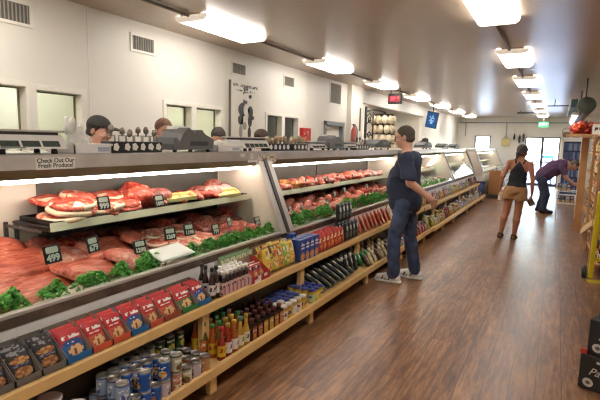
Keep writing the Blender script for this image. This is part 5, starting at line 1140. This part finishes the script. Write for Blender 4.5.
t = thing('fire_extinguisher', 'slim red extinguisher hung on the column past the grey framed door', 'extinguisher', (XW+.17, 9.12, 1.5)); MB().lathe([(.04, 0), (.055, .02), (.055, .36), (.02, .43), (.02, .46)], 12).build('cylinder', rgb(206, 110, 100), t); MB().box((-.02, -.05, .45), (.02, .03, .48), b=.004).build('lever', M_black, t); MB().tube([(.03, 0, .45), (.075, 0, .36), (.068, 0, .1)], .01, 6).build('hose', M_black, t)
tag(MB().box((0, -.03, 0), (.012, .03, .5), b=.003).build('wall_strip', M_dark, None, (XW+.1, 9.6, 1.85)), 'narrow dark upright strip on the painted column', 'strip')
# iron rack with tiers of cloth pouches
t = thing('iron_rack', 'black wrought iron rack with scrolls and rings holding cream pouches', 'rack', (-3.42, 8.85, 0)); M_iron = mat('wrought_iron', (44, 42, 42), .6, .3)
MB().tube([(0, 0, 0), (0, 0, 2.32)], .028).build('post', M_iron, t); MB().tube([(0, .42, 1.3), (0, .42, 2.24)], .016).build('post', M_iron, t); MB().lathe([(.28, 0), (.28, .02), (.03, .05)], 16).build('base', M_iron, t)
MB().tube([(0, 0, 2.22), (0, .3, 2.28), (0, .7, 2.30), (0, 1.15, 2.28), (0, 1.45, 2.16)], .018).build('arm', M_iron, t)
for z in (1.5, 1.72, 1.95, 2.1): MB().tube([(0, 0, z), (0, .2, z+.1), (0, .42, z)], .011).build('scroll', M_iron, t)
for k in range(3):
    c = (.2+.0*k, 2.05-.3*k); MB().tube([(0, c[0]+.09*(1-a/9)*math.cos(a), c[1]+.09*(1-a/9)*math.sin(a)) for a in np.linspace(0, 8, 22)], .010).build('scroll', M_iron, t)
CY = 1.1
MB().tube([(0, CY, 1.3), (0, CY, 2.3)], .014).build('hanger', M_iron, t)
for k in range(4): MB().tube([(.22*math.cos(a), CY+.22*math.sin(a), 2.22-.205*k) for a in np.linspace(0, 2*PI, 17)[:-1]], .012, 6, closed=True).tube([(-.22, CY, 2.22-.205*k), (.22, CY, 2.22-.205*k)], .008, 6).build('ring', M_iron, t)
pm = MB(); pm.ball((0, 0, -.098), (.05, .066, .1), 0, 10, noise=.12, seed=3); pm.lathe([(.03, -.025), (.018, 0), (.026, .02)], 8, 1, cap=True); PMe = pm.mesh('pouch', [mat('cream_cloth', (226, 212, 182), .8, bump=.3), mat('brown_tie', (110, 84, 60), .8)])
for k in range(4):
    for j in range(11):
        a = 2*PI*j/11+.2*k; tag(link('cloth_pouch', PMe, None, (-3.42+.24*math.cos(a), 8.85+CY+.24*math.sin(a), 2.195-.205*k), (0, 0, a)), 'cream cloth pouch with a brown tie hanging from the %s ring of the iron rack' % ['top', 'second', 'third', 'lowest'][k], 'pouch', 'cream pouches on the %s ring' % ['top', 'second', 'third', 'lowest'][k])
# ---------------------------------------------------------------- overhead things
t = thing('number_display', 'black number display with a red screen hanging near the bulkhead', 'display', (-3.2, 10.0, 2.46)); MB().box((-.15, -.04, 0), (.15, .04, .22), b=.006).build('housing', M_black, t)
q = MB(); q.grid(lambda u, v: ((u-.5)*.24, -.0415, .04+.13*v), 16, 8, lambda u, v: 1 if marks(u, v, .1, .9, .2, .85, 4, .6, 5) else 0); q.build('screen', [mat('red_screen', (150, 24, 40), .3, emit=(210, 40, 60), estr=.12), mat('red_digit', (230, 60, 80), .3, emit=(255, 90, 110), estr=.3)], t)
for x in (-.1, .1): MB().tube([(x, 0, .22), (x, 0, .34)], .008).build('hanger', M_black, t)
t = thing('television', 'flat screen television glowing blue, hung tilted above the counter staff', 'television', (-3.12, 13.0, 2.05), (.12, .2, -.1)); t.scale = (.8, .8, .8); MB().box((-.20, -.03, 0), (.20, .03, .55), b=.008).build('housing', M_black, t)
q = MB(); q.grid(lambda u, v: ((u-.5)*.36, -.0315, .02+.5*v), 8, 12, lambda u, v: 1 if inell(u, v, .5, .55, .3, .3) and hsh(int(u*8), int(v*12), 3) > .35 else 0); q.build('screen', [mat('screen_blue', (30, 70, 120), .2, emit=(40, 100, 160), estr=.12), mat('screen_pale', (120, 160, 200), .2, emit=(130, 180, 220), estr=.12)], t); MB().tube([(0, .03, .45), (-.1, .1, .8)], .015).build('mount_arm', M_black, t)
t = thing('exit_sign', 'green exit sign hanging before the far glass doors', 'sign', (-.54, 20.0, 2.34)); MB().box((-.17, -.03, 0), (.17, .03, .2), b=.006).build('housing', mat('exit_green', (60, 190, 110), .4, emit=(60, 210, 120), estr=.5), t)
link('lettering', text_mesh('EXIT', .15, rgb(236, 250, 240), bold=.004), t, (0, -.033, .1), (PI/2, 0, 0)); MB().tube([(0, 0, .2), (0, 0, .46)], .012).build('hanger', M_lgrey, t)
t = thing('ceiling_bar', 'dark bar fixed across the ceiling near the far doors', 'bar', (-.85, 17.5, ZC-.1)); MB().box((-.45, -.04, 0), (.45, .04, .06), b=.004).build('bar', M_dark, t); [MB().tube([(x, 0, .06), (x, 0, .1)], .012).build('bracket', M_dark, t) for x in (-.35, .35)]
t = thing('ceiling_pipe', 'thin dark pipe with a drop arm under the ceiling towards the racks', 'pipe', (.05, 13.5, ZC-.16)); MB().tube([(-.35, 0, 0), (.2, 0, 0), (.2, 0, -.16)], .014).build('pipe', M_dark, t); MB().tube([(-.2, 0, 0), (-.2, 0, .16)], .01).build('hanger', M_dark, t); MB().lathe([(.03, -.2), (.05, -.16), (.02, -.14)], 10).build('nozzle', M_dark, t, (.2, 0, 0))
t = thing('hanging_duct', 'round dark grey-green duct hung from the ceiling over the racks', 'duct', (.36, 9.0, 2.30)); M_duct = mat('duct_green_grey', (88, 98, 92), .5)
Rx = Matrix.Rotation(-PI/2, 4, 'X'); MB().lathe([(.001, 0), (.125, 0), (.135, .012), (.135, 3.2), (.001, 3.2)], 24, 0, Rx).build('drum', M_duct, t)
for y in (.5, 2.6): MB().tube([(0, y, .13), (0, y, .5)], .012).build('hanger', M_dark, t)
MB().box((-.23, .2, -.02), (-.12, 3.0, .12), b=.01).build('side_box', mat('duct_side', (70, 92, 96), .5), t)
t = thing('strip_light', 'bright bluish strip light slung below the grey-green duct', 'ceiling light', (.22, 9.1, 2.14)); MB().box((-.05, 0, 0), (.05, 2.8, .05), b=.004).build('housing', M_lgrey, t); MB().tube([(0, .04, -.014), (0, 2.76, -.014)], .022).build('tube', emit_mat('cool_tube', (206, 226, 255), 6), t); [MB().tube([(0, y, .05), (.06, y, .14)], .008).build('hanger', M_dark, t) for y in (.3, 2.5)]
# hanging dark things and a yellow bag on the far wall
for k, (x, z, s) in enumerate(((-1.62, 2.05, .8), (-1.42, 1.95, 1.1), (-1.27, 2.0, 1.))):
    t = thing('hanging_ham', 'dark cured ham hanging on the far wall, %s from the glass doors' % ORD[2-k], 'ham', (x, YF-.1, z), group='hams on the far wall'); MB().ball((0, 0, -.05), (.05*s, .05, .17*s), 0, 10, noise=.15, seed=k).build('ham', rgb(58, 44, 40), t); MB().tube([(0, 0, .1), (0, .06, .3)], .006, 5).build('string', M_tanh, t)
t = thing('hanging_paper_bag', 'yellow paper bag hung on the far wall near the small window', 'bag', (-1.95, YF-.09, 1.62)); MB().box((-.15, -.05, 0), (.15, .05, .3), b=.02).build('bag', mat('yellow_paper', (226, 206, 140), .7), t); MB().tube([(-.08, 0, .29), (-.05, .03, .4), (.05, .03, .4), (.08, 0, .29)], .008, 6).build('handle', M_tanh, t)
# ---------------------------------------------------------------- far end: another case with a wooden shelf end
case(15.3, 20.6, -1.95, .80, -2.25, 'separate glass case with bluish glass near the far doors', end0=True, tier=(-2.4, 1.06))
t = thing('product_shelf', 'shelf with a solid wooden end standing before the far glass case', 'shelf', (-1.42, 15.1, 0)); M_wood = mat('brown_plywood', (160, 112, 66), .5, var=.12, scale=5)
MB().box((-.34, 0, .12), (0, .03, .86), b=.004).build('end_board', M_wood, t); MB().box((-.34, .005, 0), (-.02, .03, .12)).build('kick_plate', M_dark, t)
for z in (.2, .5, .78): MB().box((-.34, .03, z-.02), (-.005, 5.2, z)).build('shelf_board', M_white, t)
MB().box((-.34, .03, .0), (-.33, 5.2, .8)).build('back_board', M_lgrey, t)
for lv in range(3):
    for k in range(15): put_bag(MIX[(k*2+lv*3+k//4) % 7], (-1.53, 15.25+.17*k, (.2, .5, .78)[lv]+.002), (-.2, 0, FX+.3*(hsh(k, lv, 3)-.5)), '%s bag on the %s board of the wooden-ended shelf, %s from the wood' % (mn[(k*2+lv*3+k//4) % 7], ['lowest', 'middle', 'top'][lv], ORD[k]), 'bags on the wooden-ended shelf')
for k in range(14):
    for r in range(2): tag(link('wrapped_pack', PM[(k*5+r*3) % 7], None, (-2.25-.22*r, 15.6+.34*k, .77+.045*r), (0, .2, .2*(-1)**k)), '%s pack in the far bluish case, %s row, %s along' % (['white', 'sage green', 'orange', 'pale', 'red', 'straw', 'blue-grey'][(k*5+r*3) % 7], ROWN[r], ORD[k]), 'wrapped food', 'packs in the far bluish case')
t = thing('waste_bin', 'dark blue bin tucked in the gap between the two case runs', 'bin', (-1.98, 14.85, 0)); MB().lathe([(.12, 0), (.15, .5), (.14, .5), (.13, .46), (.001, .46)], 16).build('tub', rgb(40, 64, 120), t); MB().tube([(.15*math.cos(a), .15*math.sin(a), .5) for a in np.linspace(0, 2*PI, 17)[:-1]], .012, 6, closed=True).build('rim', rgb(30, 50, 100), t)
# ---------------------------------------------------------------- racks on the opposite side of the aisle
t = thing('wooden_rack', 'tall honey-coloured wooden rack crowded with bottles along the aisle', 'rack', (.5, 6.7, 0)); M_hon = mat('honey_wood', (190, 140, 88), .5, var=.15, scale=6); L = 3.7
for z in (.16, .5, .84, 1.18, 1.52, 1.80): MB().box((0.02, 0, z-.025), (.4, L, z)).build('shelf_board', M_hon, t)
for y in (.4, 1.75): MB().box((-.02, y, 0), (.02, y+.055, 1.84), b=.004).build('post', M_hon, t)
MB().box((-.10, L, 0), (.02, L+.05, 1.80), b=.004).build('end_post', M_hon, t); MB().box((.39, 0, 0), (.41, L, 1.84)).build('back_board', mat('rack_back', (52, 40, 32), .7), t)  # back board coloured dark to stand in for shade between the bottles
MB().prism([(-.01, 2.5, .12), (-.01, 2.5, .21), (-.01, .1, .72), (-.01, .1, .63)], (-.03, 0, 0)).build('slanted_rail', mat('pale_pine', (222, 190, 140), .5), t)
RBT = [bottle('wine_bottle', '', .29, .038, b_, c_, [rgb(*l_), rgb(90, 60, 40)], '', neck=.5, nr=.36, caph=.2, labz=(.12, .42)) for b_, c_, l_ in ((M_amb[4], M_cap['black'], (214, 196, 150)), (M_amb[1], M_cap['yellow'], (230, 220, 196)), (M_amb[2], M_cap['white'], (206, 160, 90)), (M_amb[4], M_cap['brown'], (226, 206, 170)))]
bn = ['dark tan-labelled bottle', 'amber yellow-capped bottle', 'golden white-capped bottle', 'dark brown-capped bottle']
for lv, z in enumerate((.16, .5, .84, 1.18, 1.52)):
    for k in range(20):
        p = int(hsh(k, lv, 8)*4); place(RBT[p], (.60, 6.82+.178*k, z+.001), hsh(k, lv, 4)*6, '%s, %s board of the wooden rack, %s from its far end' % (bn[p], ['lowest', 'second', 'middle', 'fourth', 'top'][lv], ORD[19-k]), 'bottles on the wooden rack')
t = thing('wooden_tray', 'honey-coloured wooden tray holding the chili heap on the rack end', 'tray', (.44, 10.1, 1.803)); MB().box((-.3, -.26, 0), (.32, .26, .015)).build('base', M_hon, t); MB().box((-.3, -.27, 0), (.32, -.255, .05)).box((-.3, .255, 0), (.32, .27, .05)).box((-.31, -.27, 0), (-.295, .27, .05)).box((.31, -.27, 0), (.325, .27, .05)).build('rim', M_hon, t)
pep = [mat('red_pepper', (206, 64, 44), .35, var=.15), mat('orange_pepper', (222, 104, 56), .35, var=.15)]
pq = random.Random(12)
for k in range(60):
    m = MB(); m.tube([(0, 0, 0), (.03, .015, .065), (.02, .045, .14)], [.026, .033, .006], 7)
    o = m.build('chili_pepper', pep[k % 2], None, (.44+pq.uniform(-.2, .22), 10.1+pq.uniform(-.17, .17), 1.835+.17*pq.random()), (pq.uniform(-1.6, 1.6), pq.uniform(-1.2, 1.2), pq.uniform(0, 6)))
    tag(o, '%s chili in the bright heap on top of the wooden rack' % ['red', 'orange'][k % 2], 'chili pepper', '%s chilies on the rack' % ['red', 'orange'][k % 2])
t = thing('price_card', 'cream price card standing on the wooden rack beyond the chili heap', 'sign', (.52, 8.0, 1.80), (0, 0, -.3)); MB().box((-.1, -.003, 0), (.12, .003, .15)).build('card', M_tagw, t); MB().box((-.1, -.03, -.0), (.12, .03, .006)).build('foot', M_tagw, t)
q = MB(); q.grid(lambda u, v: ((u-.5)*.17, -.0036, .03+.09*v), 12, 5, lambda u, v: 1 if marks(u, v, .05, .95, .1, .9, 3, .45, 7) else 0); q.build('lettering', [M_tagw, rgb(60, 56, 60)], t)
# hand truck, yellow
t = thing('hand_truck', 'yellow steel hand truck leaning by the end of the wooden rack', 'trolley', (.575, 6.52, 0), (.1, 0, .1)); M_yel = mat('yellow_steel', (206, 186, 30), .4, var=.08)
for x in (-.1, .26): MB().box((x-.025, -.03, .03), (x+.025, .03, 1.1), b=.008).build('rail', M_yel, t)
for z in (.25, .6, 1.05): MB().box((-.1, -.02, z), (.26, .02, z+.04), b=.006).build('crossbar', M_yel, t)
MB().box((-.14, -.22, 0), (.30, 0, .012), b=.003).build('toe_plate', M_yel, t)
Ry = Matrix.Rotation(PI/2, 4, 'Y')
for x in (-.16, .30): MB().lathe([(.001, -.025), (.05, -.025), (.075, -.02), (.075, .02), (.05, .025), (.001, .025)], 16, 0, Matrix.Translation((x, .06, .078)) @ Ry).build('wheel', M_black, t)
# black wine cases
def wine_case(x, y, z, rz, label, txt=True):
    t = thing('wine_case', label, 'box', (x, y, z), (0, 0, rz), group='black wine cases'); MB().box((0, 0, 0), (.36, .26, .235), b=.004).build('carton', mat('black_card', (28, 26, 26), .55), t)
    link('lettering', text_mesh('Patagoz', .072, rgb(206, 198, 186), shear=.5), t, (.165, -.001, .135), (PI/2, -.06, 0))
    MB().prism([(.06+.032*math.cos(a), -.0005, .05+.030*math.sin(a)) for a in np.linspace(0, 2*PI, 17)[:-1]], (0, -.0008, 0)).build('emblem', rgb(190, 182, 172), t)
    MB().prism([(.06+.015*math.cos(a), -.0012, .05+.013*math.sin(a)) for a in np.linspace(0, 2*PI, 13)[:-1]], (0, -.0006, 0)).build('emblem_centre', rgb(90, 84, 80), t)
    MB().box((.10, -.001, .195), (.22, 0, .21)).build('white_strip', rgb(190, 182, 172), t)
wine_case(.25, 3.50, 0.001, -.42, 'black wine case with pale script lettering at the bottom of the stack')
wine_case(.285, 3.52, .238, -.40, 'black wine case in the middle of the stack, set back a little'); wine_case(.335, 3.55, .475, -.42, 'black wine case on top of the stack at the frame edge')
tag(MB().box((-.02, -.012, 0), (.02, .012, .035), b=.003).build('red_tag', rgb(170, 60, 50), None, (.268, 3.50, .2375), (0, 0, -.4)), 'scrap of red card on the ledge of the bottom wine case', 'card')
# glass-door fridge at the far right with baskets on top, and a wire rack
t = thing('drinks_fridge', 'white upright fridge with a dark blue glass door past the bending man', 'fridge', (.08, 16.0, 0)); MB().box((0, .05, 0), (.6, .7, 1.9), b=.01).build('cabinet', M_white, t)
MB().box((0, 0, .1), (.08, .05, 1.88), b=.004).box((.52, 0, .1), (.6, .05, 1.88), b=.004).box((.0, 0, 1.78), (.6, .05, 1.88), b=.004).box((0, 0, .1), (.6, .05, .2), b=.004).build('door_frame', M_white, t)
q = MB(); q.grid(lambda u, v: (.08+.44*u, .03, .2+1.58*v), 10, 30, lambda u, v: 0 if (v*6) % 1 > .75 else 1+int(hsh(int(u*10), int(v*6), 6)*3)); q.build('door_glass', [rgb(34, 44, 76), rgb(44, 66, 120), rgb(120, 136, 166), rgb(70, 80, 110)], t); MB().tube([(.1, -.01, .8), (.1, -.03, .85), (.1, -.03, 1.2), (.1, -.01, 1.25)], .012).build('door_handle', M_steel, t)
for k, x in enumerate((.12, .38)):
    t = thing('basket', ['brown wicker basket on the fridge, on the side of the doors', 'dark wicker basket on the fridge, on the rack side'][k], 'basket', (x+.08, 16.3, 1.902), group='baskets on the fridge'); MB().lathe([(.001, 0), (.09, 0), (.12, .16), (.108, .16), (.085, .02), (.001, .02)], 14).build('bowl', rgb(*[(120, 96, 66), (70, 58, 50)][k]), t); MB().tube([(.11*math.cos(a), 0, .15+.14*math.sin(a)) for a in np.linspace(0, PI, 9)], .008, 6).build('handle', rgb(90, 70, 50), t)
t = thing('wire_rack', 'low white wire rack of goods before the bending man', 'rack', (.07, 11.75, 0))
for z in (.36, .63):
    q = MB(); q.tube([(0, 0, z), (.40, 0, z), (.40, .4, z), (0, .4, z)], .011, 6, closed=True)
    for k in range(7): q.tube([(.05+.05*k, 0, z), (.05+.05*k, .4, z)], .004, 5)
    q.build('wire_shelf', M_white, t)
for x, y in ((0.012, .012), (.388, .012), (.012, .388), (.388, .388)): MB().tube([(x, y, 0), (x, y, .66)], .009, 6).build('leg', M_white, t)
for k in range(4):
    for lv in range(2):
        if lv == 1 and k > 2: continue
        tag(link('carton', carton('carton', [[(60, 90, 150), (60, 56, 60), (150, 160, 180), (110, 70, 60)][(k+lv) % 4], (220, 216, 210), (206, 170, 120), (70, 80, 100)], k, .08, .15, .08), None, (.115+.085*k, 11.95, (.375, .645)[lv]), (0, 0, .1*k)), '%s carton on the %s wire shelf before the bending man, %s along' % (['blue', 'charcoal', 'pale blue', 'brown'][(k+lv) % 4], ['lower', 'upper'][lv], ORD[k]), 'box', 'cartons on the wire rack')
# ---------------------------------------------------------------- drop the pattern pieces that the copies were taken from
for p in set(PROTOS) | set(CANS.values()):
    for c in kids(p): bpy.data.objects.remove(c)
    bpy.data.objects.remove(p)
